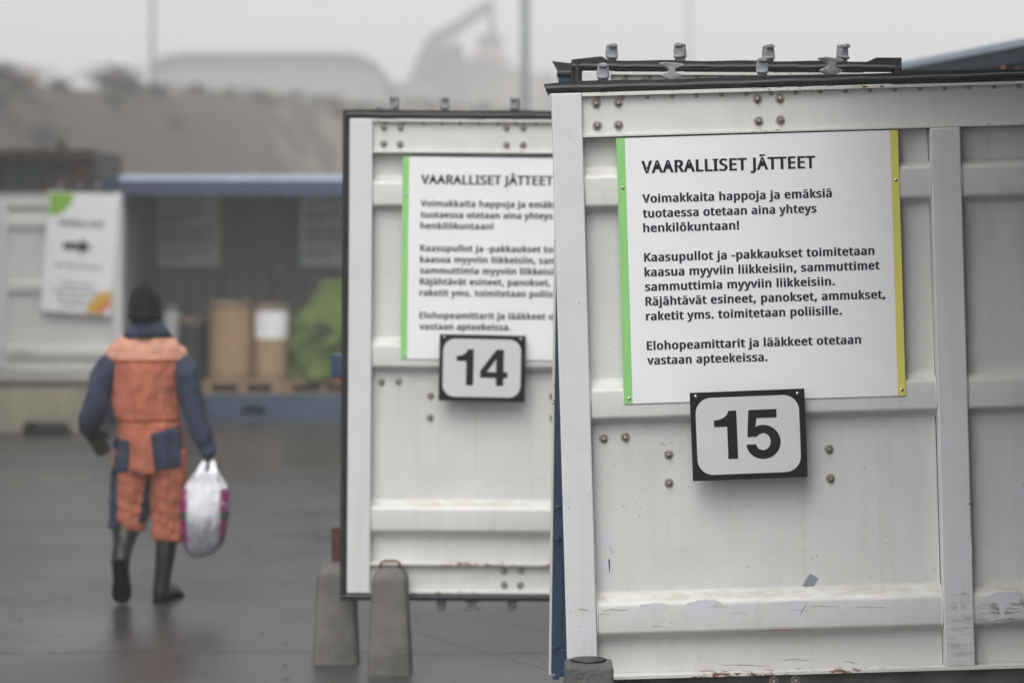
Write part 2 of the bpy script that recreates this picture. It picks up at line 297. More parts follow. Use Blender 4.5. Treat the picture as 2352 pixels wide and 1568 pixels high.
# ------------------------------------------------------------------ lettering: outlines of the letters on the signs
GLYPH = json.loads(r'''{" ":[209,[]],"!":[216,[[131,161,85,161,65,573,151,573],[58,43,61,69,72,85,88,94,107,97,126,94,142,85,153,69,157,43,153,18,142,2,126,-8,107,-11,88,-8,72,2,61,18]]],",":[215,[[154,84,136,23,111,-42,85,-103,33,-103,49,-38,63,31,73,93,148,93]]],"-":[258,[[32,184,32,246,226,246,226,184]]],".":[215,[[58,43,61,69,72,85,88,94,107,97,126,94,142,85,153,69,157,43,153,18,142,2,126,-8,107,-11,88,-8,72,2,61,18]]],"A":[512,[[437,0,368,177,141,177,73,0,0,0,224,575,289,575,512,0],[282,415,274,438,263,473,255,500,247,468,238,438,230,415,165,241,346,241]]],"D":[585,[[536,292,533,231,521,177,501,131,457,74,399,33,351,15,297,4,237,0,78,0,78,573,254,573,309,569,359,558,404,540,460,501,502,446,521,401,533,350],[460,289,454,359,435,415,404,457,361,487,308,505,244,511,150,511,150,62,228,62,299,68,357,87,402,119,434,164,454,220]]],"E":[446,[[398,0,78,0,78,573,398,573,398,509,150,509,150,330,383,330,383,268,150,268,150,63,398,63]]],"H":[594,[[516,0,443,0,443,267,150,267,150,0,78,0,78,573,150,573,150,330,443,330,443,573,516,573]]],"I":[272,[[239,0,32,0,32,42,99,57,99,515,32,531,32,573,239,573,239,531,172,515,172,57,239,42]]],"J":[219,[[-3,-152,-37,-150,-63,-142,-63,-81,-35,-87,-5,-89,33,-81,50,-70,63,-53,71,-29,74,3,74,573,146,573,146,9,141,-42,128,-82,105,-113,75,-135,39,-148]]],"K":[496,[[496,0,411,0,209,273,150,222,150,0,78,0,78,573,150,573,150,290,199,345,249,399,403,573,488,573,261,323]]],"L":[420,[[78,0,78,573,150,573,150,64,400,64,400,0]]],"N":[609,[[532,0,447,0,141,476,138,476,141,432,143,378,144,320,144,0,78,0,78,573,161,573,467,99,470,99,468,137,466,193,464,249,464,573,532,573]]],"R":[499,[[236,573,301,568,353,555,393,532,422,500,439,460,444,410,440,368,427,334,408,306,385,285,330,257,487,0,403,0,264,237,150,237,150,0,78,0,78,573],[232,510,150,510,150,298,236,298,296,304,338,325,362,359,370,407,366,440,355,467,336,486,310,500,275,507]]],"S":[440,[[403,153,396,106,378,66,348,35,307,11,257,-3,198,-8,137,-5,83,4,41,19,41,88,113,65,201,55,240,57,273,66,298,79,316,98,327,120,330,147,327,173,318,194,302,213,277,230,196,265,131,294,85,330,57,375,48,435,54,477,71,513,99,542,136,563,180,576,231,581,318,572,389,549,366,487,302,508,229,517,196,515,169,507,148,494,133,478,124,457,121,434,124,407,133,386,149,367,172,351,246,318,332,279,362,255,385,228,398,194]]],"T":[446,[[259,0,187,0,187,509,8,509,8,573,437,573,437,509,259,509]]],"U":[586,[[513,202,507,146,489,95,459,52,416,20,360,-1,290,-8,225,-2,171,18,128,50,97,93,78,144,72,204,72,573,144,573,144,201,154,139,182,93,228,64,294,55,342,59,379,73,407,96,427,126,438,161,442,202,442,573,513,573]]],"V":[481,[[481,573,277,0,204,0,0,573,75,573,204,205,220,160,231,119,241,80,250,119,262,161,277,207,405,573]]],"a":[450,[[231,437,299,428,347,403,376,358,385,293,385,0,334,0,320,61,317,61,279,22,234,-1,172,-8,136,-5,103,6,75,23,55,48,41,80,37,119,50,176,87,219,127,238,179,251,243,257,316,259,316,285,310,330,293,359,265,375,227,380,163,370,106,347,84,400,151,426],[252,208,184,200,141,182,118,155,110,119,115,87,132,66,157,53,188,49,238,56,279,79,306,117,315,172,315,210]]],"b":[493,[[139,461,138,410,135,373,139,373,161,398,189,419,226,432,272,437,344,423,401,381,428,338,444,283,449,215,444,147,427,91,400,48,365,17,322,-2,272,-8,226,-3,189,10,161,31,139,55,133,55,119,0,68,0,68,609,139,609],[260,379,219,374,188,361,165,339,150,308,142,268,139,217,139,214,145,144,165,93,202,61,261,51,312,61,348,93,369,145,376,216,369,287,348,338,311,368]]],"e":[452,[[234,438,286,432,329,414,364,385,390,346,406,299,411,244,411,201,117,201,127,137,154,90,197,62,254,52,327,60,392,82,392,20,327,-1,251,-8,194,-2,143,17,101,48,70,91,51,146,44,212,50,277,68,333,96,378,134,411,181,431],[233,380,188,372,154,348,130,309,119,257,338,257,335,292,326,322,312,346,292,364,266,376]]],"g":[493,[[221,438,261,434,297,422,329,402,355,373,359,373,369,430,425,430,425,-7,420,-63,404,-109,378,-146,341,-172,293,-187,233,-192,147,-186,78,-165,78,-100,149,-125,237,-134,286,-126,324,-101,347,-63,355,-13,355,4,356,32,358,57,354,57,329,28,299,8,263,-4,221,-8,147,7,91,51,65,95,49,149,44,214,49,278,65,332,91,377,147,423],[230,379,197,374,169,359,147,336,130,303,120,262,117,213,124,143,146,92,182,60,232,50,288,58,309,69,326,85,349,131,356,197,356,214,353,267,343,309,326,340,302,362,270,374]]],"h":[496,[[139,431,138,399,135,370,140,370,174,407,221,429,273,437,321,433,360,421,391,400,413,370,426,330,431,280,431,0,361,0,361,275,355,321,338,353,308,372,265,379,222,374,189,360,166,338,150,308,142,269,139,222,139,0,68,0,68,609,139,609]]],"i":[207,[[139,430,139,0,68,0,68,430],[104,591,133,580,142,566,145,546,142,526,133,512,104,501,88,504,75,512,66,526,63,546,66,566,75,580,88,588]]],"j":[207,[[18,-192,-18,-190,-44,-183,-44,-126,-19,-132,9,-134,32,-130,51,-120,64,-100,68,-67,68,430,139,430,139,-64,136,-101,126,-133,110,-159,87,-177,56,-189],[63,546,66,566,75,580,88,588,104,591,133,580,142,566,145,546,142,526,133,512,104,501,88,504,75,512,66,526]]],"k":[428,[[138,291,137,257,135,221,138,221,152,240,172,264,189,285,326,430,409,430,235,246,421,0,336,0,187,200,138,158,138,0,68,0,68,609,138,609]]],"l":[207,[[139,0,68,0,68,609,139,609]]],"m":[750,[[540,438,603,429,649,401,676,352,685,280,685,0,615,0,615,277,610,321,594,353,567,372,528,379,474,369,438,342,418,298,411,237,411,0,342,0,342,277,332,333,320,353,303,367,281,376,253,379,215,374,185,360,164,338,150,308,141,269,139,223,139,0,68,0,68,430,125,430,136,371,140,371,173,409,217,431,266,438,312,433,349,420,378,398,398,366,402,366,427,398,461,420,499,433]]],"n":[496,[[275,438,343,429,391,401,421,352,431,280,431,0,361,0,361,275,355,321,338,353,308,372,265,379,204,368,166,338,146,289,139,223,139,0,68,0,68,430,125,430,136,371,140,371,175,409,222,431]]],"o":[485,[[442,216,438,165,428,121,411,82,388,51,359,25,324,7,285,-4,241,-8,200,-4,163,7,129,25,100,51,77,82,59,121,48,165,44,216,50,282,68,336,97,380,137,412,186,431,244,438,299,431,347,412,387,380,417,336,436,282],[117,216,120,169,130,128,147,95,172,71,203,56,243,51,282,56,314,71,339,95,356,128,366,169,369,216,365,263,355,303,338,335,314,359,282,374,242,379,185,368,147,335,124,284]]],"p":[493,[[273,438,344,424,401,383,428,339,444,284,449,216,444,148,427,93,401,49,365,17,322,-2,272,-8,213,1,170,24,139,55,134,55,137,20,139,-16,139,-192,68,-192,68,430,126,430,136,371,139,371,170,405,213,429],[260,379,221,374,190,362,167,342,152,313,142,275,139,229,139,216,142,167,150,126,165,93,188,70,220,55,261,51,297,56,326,72,348,98,364,131,373,171,376,217,369,283,348,334,311,367]]],"r":[331,[[269,438,295,437,319,433,310,368,287,372,264,374,217,363,176,334,149,289,139,229,139,0,68,0,68,430,126,430,134,351,137,351,170,395,214,426,240,435]]],"s":[384,[[348,119,343,80,327,49,302,24,268,6,226,-4,176,-8,99,-1,42,19,42,83,104,60,178,49,224,53,256,66,274,86,280,112,271,141,239,167,174,196,103,228,76,245,57,266,45,292,41,324,52,372,85,408,137,430,202,438,275,430,339,409,315,353,258,372,197,380,159,377,131,366,114,350,108,328,119,298,154,274,219,246,289,215,314,197,333,176,344,150]]],"t":[289,[[212,50,245,53,272,59,272,5,240,-4,200,-8,167,-5,138,4,112,20,91,44,78,79,74,125,74,375,13,375,13,409,75,437,103,528,144,528,144,430,269,430,269,375,144,375,144,127,149,93,163,69,185,54]]],"u":[496,[[427,430,427,0,370,0,359,57,356,57,321,20,273,-1,220,-8,173,-4,134,8,103,29,81,59,68,99,63,148,63,430,135,430,135,153,141,108,158,76,188,57,230,51,273,55,306,69,330,91,345,121,354,160,357,206,357,430]]],"v":[407,[[163,0,0,430,75,430,167,176,180,137,193,96,201,63,204,63,214,96,227,138,241,176,332,430,407,430,244,0]]],"y":[409,[[1,430,76,430,169,185,184,144,196,105,205,68,209,68,224,121,245,186,333,430,409,430,224,-59,188,-130,165,-156,138,-176,106,-188,67,-192,34,-190,9,-186,9,-130,30,-133,56,-135,99,-126,130,-99,152,-59,174,-2]]],"|":[442,[[192,609,250,609,250,-193,192,-193]]],"Ä":[512,[[437,0,368,177,141,177,73,0,0,0,224,575,289,575,512,0],[282,415,274,438,263,473,255,500,247,468,238,438,230,415,165,241,346,241],[143,689,146,707,154,719,180,728,207,719,215,707,218,689,215,671,207,659,180,649,154,659,146,671],[294,689,296,707,304,719,330,728,357,719,365,707,368,689,365,671,357,659,330,649,304,659,296,671]]],"ä":[450,[[231,437,299,428,347,403,376,358,385,293,385,0,334,0,320,61,317,61,279,22,234,-1,172,-8,136,-5,103,6,75,23,55,48,41,80,37,119,50,176,87,219,127,238,179,251,243,257,316,259,316,285,310,330,293,359,265,375,227,380,163,370,106,347,84,400,151,426],[252,208,184,200,141,182,118,155,110,119,115,87,132,66,157,53,188,49,238,56,279,79,306,117,315,172,315,210],[113,546,116,564,124,576,151,585,177,576,186,564,188,546,186,529,177,516,151,506,124,516,116,529],[264,546,267,564,275,576,301,585,327,576,336,564,338,546,336,529,327,516,301,506,275,516,267,529]]],"ö":[485,[[442,216,438,165,428,121,411,82,388,51,359,25,324,7,285,-4,241,-8,200,-4,163,7,129,25,100,51,77,82,59,121,48,165,44,216,50,282,68,336,97,380,137,412,186,431,244,438,299,431,347,412,387,380,417,336,436,282],[117,216,120,169,130,128,147,95,172,71,203,56,243,51,282,56,314,71,339,95,356,128,366,169,369,216,365,263,355,303,338,335,314,359,282,374,242,379,185,368,147,335,124,284],[131,546,134,564,142,576,168,585,195,576,203,564,206,546,203,529,195,516,168,506,142,516,134,529],[281,546,284,564,292,576,318,585,345,576,353,564,356,546,353,529,345,516,318,506,292,516,284,529]]]}''')
def outline_mesh(name, polys, thick, off, m):
    """flat outlines (outer and holes, in x,y) filled, thickened and stood up into the x,z plane"""
    cu = bpy.data.curves.new(name, 'CURVE'); cu.dimensions = '2D'; cu.fill_mode = 'BOTH'; cu.extrude = thick; cu.offset = off
    for p in polys:
        sp = cu.splines.new('POLY'); sp.points.add(len(p) - 1); sp.use_cyclic_u = True
        for q, (x, y) in zip(sp.points, p): q.co = (x, y, 0, 1)
    o = bpy.data.objects.new(name, cu); C.objects.link(o)
    dg = bpy.context.evaluated_depsgraph_get()
    me = bpy.data.meshes.new_from_object(o.evaluated_get(dg))
    bpy.data.objects.remove(o); bpy.data.curves.remove(cu)
    me.transform(Matrix.Rotation(R(90), 4, 'X')); me.materials.clear(); me.materials.append(m)
    for p in me.polygons: p.use_smooth = False
    return me
def embolden(p, off):
    n = len(p); out = []
    for i in range(n):
        a, b, c = Vector(p[i - 1]), Vector(p[i]), Vector(p[(i + 1) % n])
        d1, d2 = (b - a).normalized(), (c - b).normalized()
        n1, n2 = Vector((d1.y, -d1.x)), Vector((d2.y, -d2.x)); m = n1 + n2
        if m.length < .3: m = n1
        m.normalize(); k = min(1.35, 1 / max(.2, m.dot(n1)))
        out.append((b.x + m.x * off * k, b.y + m.y * off * k * .42))
    return out
def area(p): return sum(p[i - 1][0] * p[i][1] - p[i][0] * p[i - 1][1] for i in range(len(p))) / 2
BOLD = {}
def bold_glyph(ch, wt=41):
    """one letter of the bold hand, filled; wt in glyph units"""
    if ch not in BOLD:
        ps = [[(p[i], p[i + 1]) for i in range(0, len(p), 2)] for p in GLYPH[ch][1]]
        if ps and area(max(ps, key=lambda p: abs(area(p)))) < 0: ps = [p[::-1] for p in ps]
        ps = [embolden(p, wt) for p in ps]
        me = outline_mesh('g', ps, 0, 0, M['ink']) if ps else None
        BOLD[ch] = ([tuple(v.co) for v in me.vertices], [tuple(p.vertices) for p in me.polygons]) if me else ([], [])
    return BOLD[ch]
def bold_line(name, text, x, z, cap, width, m, th=.0005):
    mb = MB(); pen = 0; xs = []
    for ch in text:
        vs, fs = bold_glyph(ch); o_ = [(v[0] + pen, 0, v[2]) for v in vs]; mb.add(o_, fs); xs += [v[0] for v in o_]; pen += GLYPH[ch][0] + 50
    x0, x1 = min(xs), max(xs); kx = width / (x1 - x0); kz = cap / (572 + 28.)
    mb.v = [(x + (v[0] - x0) * kx, -th, z + (v[2] + 14) * kz) for v in mb.v]
    return mb.mesh(name, m)
def lay(text, x, y, cap, width=None):
    """polygons of one line of text: left end, baseline, capital height, wanted width"""
    k = cap / 572.0; polys = []; pen = 0
    for ch in text:
        adv, ps = GLYPH[ch]
        for p in ps: polys.append([(pen + p[i], p[i + 1]) for i in range(0, len(p), 2)])
        pen += adv
    xs = [q[0] for p in polys for q in p]; x0, x1 = min(xs), max(xs)
    kx = width / (x1 - x0) if width else k
    return [[(x + (a - x0) * kx, y + b * k) for a, b in p] for p in polys]

def arc(cx, cy, rx, ry, a0, a1, n=10):
    return [(cx + rx * math.cos(R(a0 + (a1 - a0) * i / n)), cy + ry * math.sin(R(a0 + (a1 - a0) * i / n))) for i in range(n + 1)]
DIGIT = {
 '1': [[(110, 0), (192, 0), (192, 405), (124, 405)] + arc(0, 405, 122, 77, -8, -90, 8) + [(0, 272), (110, 272)]],
 '4': [[(178, 0), (262, 0), (262, 89), (308, 89), (308, 154), (262, 154), (262, 405), (178, 405), (0, 165), (0, 89), (178, 89)],
       [(178, 300), (75, 154), (178, 154)]],
 '5': [[(25, 398), (32, 405), (262, 405), (262, 335), (92, 335), (80, 255)] + arc(142, 133, 146, 143, 113, -90, 22) + arc(142, 118, 142, 128, -95, -180, 8)
       + [(0, 115), (82, 115)] + arc(142, 118, 60, 54, 180, 270, 6) + arc(142, 136, 62, 72, -90, 120, 14) + [(88, 178), (10, 178)]],
}
TXT = [("VAARALLISET JÄTTEET", 82, 28.2, 400), ("Voimakkaita happoja ja emäksiä", 150, 19.6, 436), ("tuotaessa otetaan aina yhteys", 184, 19.6, 400),
       ("henkilökuntaan!", 217.5, 19.6, 221), ("Kaasupullot ja -pakkaukset toimitetaan", 285, 19.6, 530),
       ("kaasua myyviin liikkeisiin, sammuttimet", 319, 19.6, 541), ("sammuttimia myyviin liikkeisiin.", 352.5, 19.6, 437),
       ("Räjähtävät esineet, panokset, ammukset,", 386, 19.6, 552), ("raketit yms. toimitetaan poliisille.", 420, 19.6, 451),
       ("Elohopeamittarit ja lääkkeet otetaan", 488, 19.6, 493), ("vastaan apteekeissa.", 521.5, 19.6, 277)]
def line_mesh(text, b, cap, width, name):
    return bold_line(name, text, 56 * PX, -b * PX, cap * PX, width * PX, M['ink'])
HEADING = line_mesh(*TXT[0], 'heading')
LINES = [line_mesh(*t_, 'text_line') for t_ in TXT[1:]]

# screws and bolts, shared shapes
sb = MB().lathe([(.0001, -.0035), (.004, -.0032), (.0062, -.0015), (.0066, 0), (.0066, .002)], (0, 0, 0), k=12)
sb.box(-.0035, .0035, -.0039, -.0033, -.0007, .0007).box(-.0007, .0007, -.0039, -.0033, -.0035, .0035)
SCREW = sb.mesh('screw', M['steel'], False)
bb = MB().lathe([(.0165, -.0028), (.018, -.002), (.018, .001)], (0, 0, 0), k=18)
bb.k = 1
bb.lathe([(.0095, -.0115), (.0108, -.0100), (.0112, -.0028)], (0, 0, 0), k=6)
bb.k = 0
bb.lathe([(.0040, -.0175), (.0058, -.0165), (.0060, -.0110)], (0, 0, 0), k=12)
BOLT = bb.mesh('bolt', [M['bolt'], M['nut']])
gb = MB().lathe([(.006, -.004), (.0095, -.002), (.0095, .001)], (0, 0, 0), k=8)
RIVET = gb.mesh('rivet', M['bolt'])
cam_poly = [(-15, -10), (15, -10), (15, 6), (24, 10), (38, 17), (39, 23), (26, 26), (14, 30), (11, 37), (15, 45), (28, 49), (42, 52), (44, 58), (30, 62),
            (2, 64), (-28, 66), (-46, 63), (-46, 58), (-34, 54), (-18, 47), (-12, 38), (-16, 30), (-28, 27), (-38, 21), (-38, 14), (-26, 10), (-15, 6)]
cb = MB().prism([(x * .00104, z * .00106) for x, z in cam_poly], -.018, .018)
CAM = cb.mesh('cam', M['galv'])
blk = [(-20, -12), (20, -12), (19, 2), (15, 7), (20, 12), (22, 16), (21, 44), (17, 49), (21, 54), (19, 61), (8, 64), (-15, 62), (-21, 56), (-19, 47), (-22, 40), (-22, 15), (-15, 8), (-19, 2)]
cb = MB().prism([(x * .00104, z * .00108) for x, z in blk], -.016, .012).prism([(x * .00104, z * .00108) for x, z in [(-14, 50), (16, 50), (19, 60), (8, 66), (-12, 63)]], -.030, -.0161)
cb.prism([(x * .00104, z * .00108) for x, z in [(-19, 10), (18, 9), (20, 20), (-20, 21)]], -.026, -.0161)
CAM_BLOCK = cb.mesh('cam', M['galv'])

def info_sign(loc, rot, scale, label, bolts=True):
    o = thing('info_sign', label, 'sign', loc, rot, None, scale)
    MB().box(20 * PX, 630 * PX, 0, .003, -610 * PX, 0).build('board', M['board'], o)
    MB().box(0, 20 * PX, 0, .003, -610 * PX, 0).build('green_stripe', M['green'], o)
    MB().box(630 * PX, 648 * PX, 0, .003, -610 * PX, 0).build('yellow_stripe', M['yellow'], o)
    share('heading', HEADING, o, (0, -.0005, 0))
    for me in LINES: share('text_line', me, o, (0, -.0005, 0))
    for a, b in ((12, 114), (12, 599), (640, 115), (640, 597)): share('screw', SCREW, o, (a * PX, 0, -b * PX), (0, random.uniform(0, 3), 0))
    return o
def number_plate(loc, rot, scale, digits, label):
    o = thing('number_plate', label, 'number plate', loc, rot, None, scale)
    MB().box(0, 264 * PX, 0, .004, -203 * PX, 0).build('plate', M['black'], o, .0008)
    MB().prism([(x * PX, z * PX) for x, z in rrect(12, 250, -190, -13, 36)], -.0006, .0).build('face', M['grey'], o)
    k = 110.7 / 405
    for d, a in zip(digits, (53, 126)):
        me = outline_mesh('digit', [[((a + x * k) * PX, (-155 + y * k) * PX) for x, y in p] for p in DIGIT[d]], .0004, 0, M['black'])
        share('digit', me, o, (0, -.0011, 0))
    for a, b in ((14, 9), (248, 11)): share('screw', SCREW, o, (a * PX, 0, -b * PX), (0, .4, 0))
    for a in (60, 204): MB().box((a - 14) * PX, (a + 14) * PX, .0045, .028, -90 * PX, -20 * PX).build('bracket', M['steel'], o)
    return o

# ------------------------------------------------------------------ the open container doors
RECESS, RIB = .058, .012
def panel_profile():
    y = [(.03, 103)]
    pts = [(RECESS, 104), (RECESS, 176), (RIB, 193), (RIB, 262), (RECESS, 276), (RECESS, 664), (RIB, 684), (RIB, 750), (RECESS, 764),
           (RECESS, 1156), (RIB, 1178), (RIB, 1246), (RECESS, 1262), (RECESS, 1342)]
    return rounded([(yy, bz(b)) for yy, b in pts], .012)
PROFILE = panel_profile()
def depth_at(b):
    z = bz(b)
    for (y0, z0), (y1, z1) in zip(PROFILE, PROFILE[1:]):
        if min(z0, z1) <= z <= max(z0, z1): return y0 + (y1 - y0) * ((z - z0) / (z1 - z0) if z1 != z0 else 0)
    return RECESS

HB = [(103, 25), (153, 25), (103, 76), (153, 76), (475, 25), (525, 25), (475, 76), (525, 76)]
PB = [(100, 798), (150, 796), (248, 838), (248, 905), (620, 838), (620, 905)]
LB = [(475, 1364), (525, 1364), (475, 1408), (525, 1408)]
def leaf(name, label, cat, loc, rot, W, scale=1, mid=True, gasket=('top',), cams=(), low_cams=(), bolts=True, rods=(), gl=-18, group=None):
    o = thing(name, label, cat, loc, rot, group, scale); w_ = W * PX
    def bx(a0, a1, b0, b1, y0, y1): return MB().box(a0 * PX, a1 * PX, y0, y1, bz(b1), bz(b0))
    bx(0, 70, 0, 1434, 0, .062).build('side_post', M['post'], o, .005)
    bx(W - 70, W, 0, 1434, 0, .062).build('side_post', M['post'], o, .005)
    # head rail: recessed web between two lips
    bx(70.5, W - 70.5, 9, 97, .020, .05).build('head_rail', M['door'], o)
    bx(70.5, W - 70.5, 2, 9, -.001, .055).build('top_lip', M['lip'], o, .0012)
    bx(70.5, W - 70.5, 97, 103, .004, .056).build('lower_lip', M['lip'], o, .0012)
    spans = [(70.5, 868), (938, W - 70.5)] if mid else [(70.5, W - 70.5)]
    if mid: bx(868.5, 937.5, 103.5, 1341, .002, .056).build('middle_post', M['post'], o, .005)
    for a0, a1 in spans:
        mb = MB().prof(PROFILE, a0 * PX, a1 * PX, close=False)
        p = mb.build('panel', M['door'], o, smooth='auto')
        # the sealant bead where the panel meets the posts
        for a in (a0 + 1.5, a1 - 1.5):
            pts = [(a * PX + random.uniform(-.0012, .0012), yy - .001, z) for yy, z in PROFILE[::3]]
            MB().tube(pts, [random.uniform(.0022, .0042) for _ in pts], 6, (0, 1, 0)).build('sealant_bead', M['post'], o, smooth=True)
    bx(70.5, W - 70.5, 1341, 1349, -.002, .056).build('sill_lip', M['lip'], o, .0012)
    bx(70.5, W - 70.5, 1349, 1426, .026, .05).build('sill_rail', M['door'], o)
    bx(70.5, W - 70.5, 1426, 1434, .0, .055).build('foot_lip', M['lip'], o, .0012)
    bx(2, W - 2, 3, 1431, .0625, .068).build('outer_skin', M['blue'], o)
    # gasket
    R_ = .0145
    def run(p0, p1, up):
        mb = MB(); mb.tube([p0, ((Vector(p0) + Vector(p1)) / 2), p1], R_, 12, (0, 1, 0)); return mb
    g = MB()
    gr = W if 'right' not in gasket else W + 18
    ga = gl if 'left' in gasket else -12
    if 'top' in gasket:
        zc = bz(-11)
        n = 40; pts = [(ga * PX + (gr - ga) * PX * i / n, .012, zc + .0012 * math.sin(i * 1.7) + .0008 * math.sin(i * .6)) for i in range(n + 1)]
        g.tube(pts, [(.016, .0125)] * (n + 1), 12, (0, 1, 0))
        top = [(ga * PX + (gr - ga) * PX * i / 30, bz(-27 - 1.2 * math.sin(i * .9))) for i in range(31)]
        if 'left' not in gasket: top = [(-17 * PX, bz(-23))] + top[1:]
        g.prism([(gr * PX, bz(-1)), (-2 * PX, bz(-1))] + ([(-7 * PX, bz(5)), (-9 * PX, bz(-4))] if 'left' not in gasket else [(ga * PX, bz(-1))]) + top, .030, .034)
    if 'bottom' in gasket:
        g.tube([(ga * PX, .012, bz(1445)), (w_ / 2, .012, bz(1445)), (gr * PX, .012, bz(1445))], [(.016, .0135)] * 3, 12, (0, 1, 0))
        g.box(ga * PX, gr * PX, .030, .034, bz(1458), bz(1435))
    if 'left' in gasket:
        g.tube([(-11 * PX, .012, bz(-22)), (-11 * PX, .012, bz(700)), (-11 * PX, .012, bz(1456))], [(.016, .0135)] * 3, 12, (0, 1, 0))
        g.box((gl - 2) * PX, -1 * PX, .030, .034, bz(1458), bz(-24))
    if 'right' in gasket:
        x = (W + 11) * PX
        g.tube([(x, .012, bz(-22)), (x, .012, bz(700)), (x, .012, bz(1456))], [(.016, .0135)] * 3, 12, (0, 1, 0))
        g.box((W + 1) * PX, (W + 22) * PX, .030, .034, bz(1458), bz(-24))
    if 'corner' in gasket:             # stiff flaps folded up at the corners
        g.prism([(-22 * PX, bz(40)), (-25 * PX, bz(-28)), (28 * PX, bz(-34)), (48 * PX, bz(-36)), (66 * PX, bz(-24)), (66 * PX, bz(-10)), (0, bz(-10))], .024, .029)
        g.prism([((W + 25) * PX, bz(30)), ((W + 25) * PX, bz(-36)), ((W - 36) * PX, bz(-36)), ((W - 62) * PX, bz(-24)), ((W - 62) * PX, bz(-10)), (W * PX, bz(-10))], .024, .029)
    if gasket: g.build('gasket', M['rubber'], o, smooth='auto')
    # lock rods on the outside of the door, each with a cam at its ends
    for a, ang, dz in cams:
        r = MB().tube([(a * PX, .088, bz(1440)), (a * PX, .088, bz(700)), (a * PX, .088, bz(-22))], .015, 12).build('lock_rod', M['galv'], o, smooth=True)
        side = abs(ang) > 45
        c = share('cam', CAM_BLOCK if side else CAM, r, (a * PX, .088, bz(-26) + dz), (0, R(random.uniform(-4, 4)), R((ang - 85) * 2 if side else ang)))
        c.modifiers.new('b', 'BEVEL').width = .0035
        for la, lang in low_cams:
            if la == a:
                c = share('cam', CAM_BLOCK, r, (a * PX, .088, bz(1450)), (R(180), 0, R(180 + lang - 80)))
                c.modifiers.new('b', 'BEVEL').width = .0035
    # bolts
    if bolts:
        for L, y in ((HB, .020), (PB, None), (LB, .026)):
            for a, b in L:
                if a < W - 80: share('bolt', BOLT, o, ((a + random.uniform(-1, 1)) * PX, RECESS if y is None else y, bz(b + random.uniform(-1, 1))), (0, random.uniform(0, 6), 0))
        for k in range(int(min(W, 1200) // 57)):
            a = 107 + 57 * k
            if a < W - 80: share('rivet', RIVET, o, (a * PX, .0195, bz(13)), (0, .3 * k, 0), (1, 1, 1))
    return o
random.seed(11)
# ------------------------------------------------------------------ setting: ground, bank
gm = MB().add([(-700, -60, 0), (700, -60, 0), (700, 900, 0), (-700, 900, 0)], [(0, 1, 2, 3)])
tag(gm.build('ground', M['asphalt']), kind='structure')

def bank_mat():
    m, t, bs = new_mat('autumn bank'); v = coords(t)
    c = mix(t, ramp(t, noise(t, v, .22, 5, .65), .38, .62), (.27, .222, .160), (.19, .178, .115))
    c = mix(t, mth(t, 'MULTIPLY', ramp(t, noise(t, coords(t, (.5, .5, .9)), 1.0, 6, .7), .55, .7), .8), c, (.38, .32, .21))
    c = mix(t, ramp(t, noise(t, v, 1.6, 6, .7), .58, .72), c, (.14, .112, .09))
    sx = t.nodes.new('ShaderNodeSeparateXYZ'); t.links.new(v, sx.inputs[0])
    sc_ = mth(t, 'ADD', mth(t, 'MULTIPLY', sx.outputs[0], .06), mth(t, 'MULTIPLY', noise(t, v, .5, 5, .7), 1.1))
    c = mix(t, ramp(t, sc_, -.38, -.05, (1, 1, 1), (0, 0, 0)), c, (.085, .068, .056))      # left end darkened: edge-of-view falloff painted in, with leafless scrub
    t.links.new(c, bs.inputs['Base Color']); bs.inputs['Roughness'].default_value = 1
    bump(t, bs, noise(t, v, 3, 6, .7), .25, 1)
    return m
M['bank'] = bank_mat()
def crest(x): return min(190, max(76, 82 + (x + 17.5) * 4.6))
def bank_z(x, y):
    yc = crest(x); top = 7.25 + (yc - 82) * .034
    s = min(1, max(0, (y - (yc - 26)) / 26.0)); s = s * s * (3 - 2 * s) * .55 + s * .45
    z = top * s
    if s > 0: z += (mnoise.fractal(Vector((x * .2, y * .2, 0)), 1, 2, 5) * .28 + mnoise.noise(Vector((x * 1.3, y * 1.3, 3))) * .14) * min(1, s * 3)
    return z - .02
bm_ = MB(); nx, ny = 190, 150; xs = [-80 + 160 * i / nx for i in range(nx + 1)]; ys = [46 + 190 * (j / ny) ** 1.15 for j in range(ny + 1)]
bm_.add([(x, y, bank_z(x, y)) for y in ys for x in xs], [(j * (nx + 1) + i, j * (nx + 1) + i + 1, (j + 1) * (nx + 1) + i + 1, (j + 1) * (nx + 1) + i) for j in range(ny) for i in range(nx)])
tag(bm_.build('earth_bank', M['bank'], smooth=True), kind='structure')

# ------------------------------------------------------------------ the two near doors
def frame_of(u, v, Y, th):
    a = R(th); return at(u, v, Y), Vector((math.cos(a), 0, math.sin(a))), Vector((-math.sin(a), 0, math.cos(a)))
def leaf_at(u, v, Y, th, name, label, cat, W, scale=1, **kw):
    tl, ex, ez = frame_of(u, v, Y, th)
    return leaf(name, label, cat, tl - ez * DH * scale, (0, -R(th), 0), W, scale, **kw)

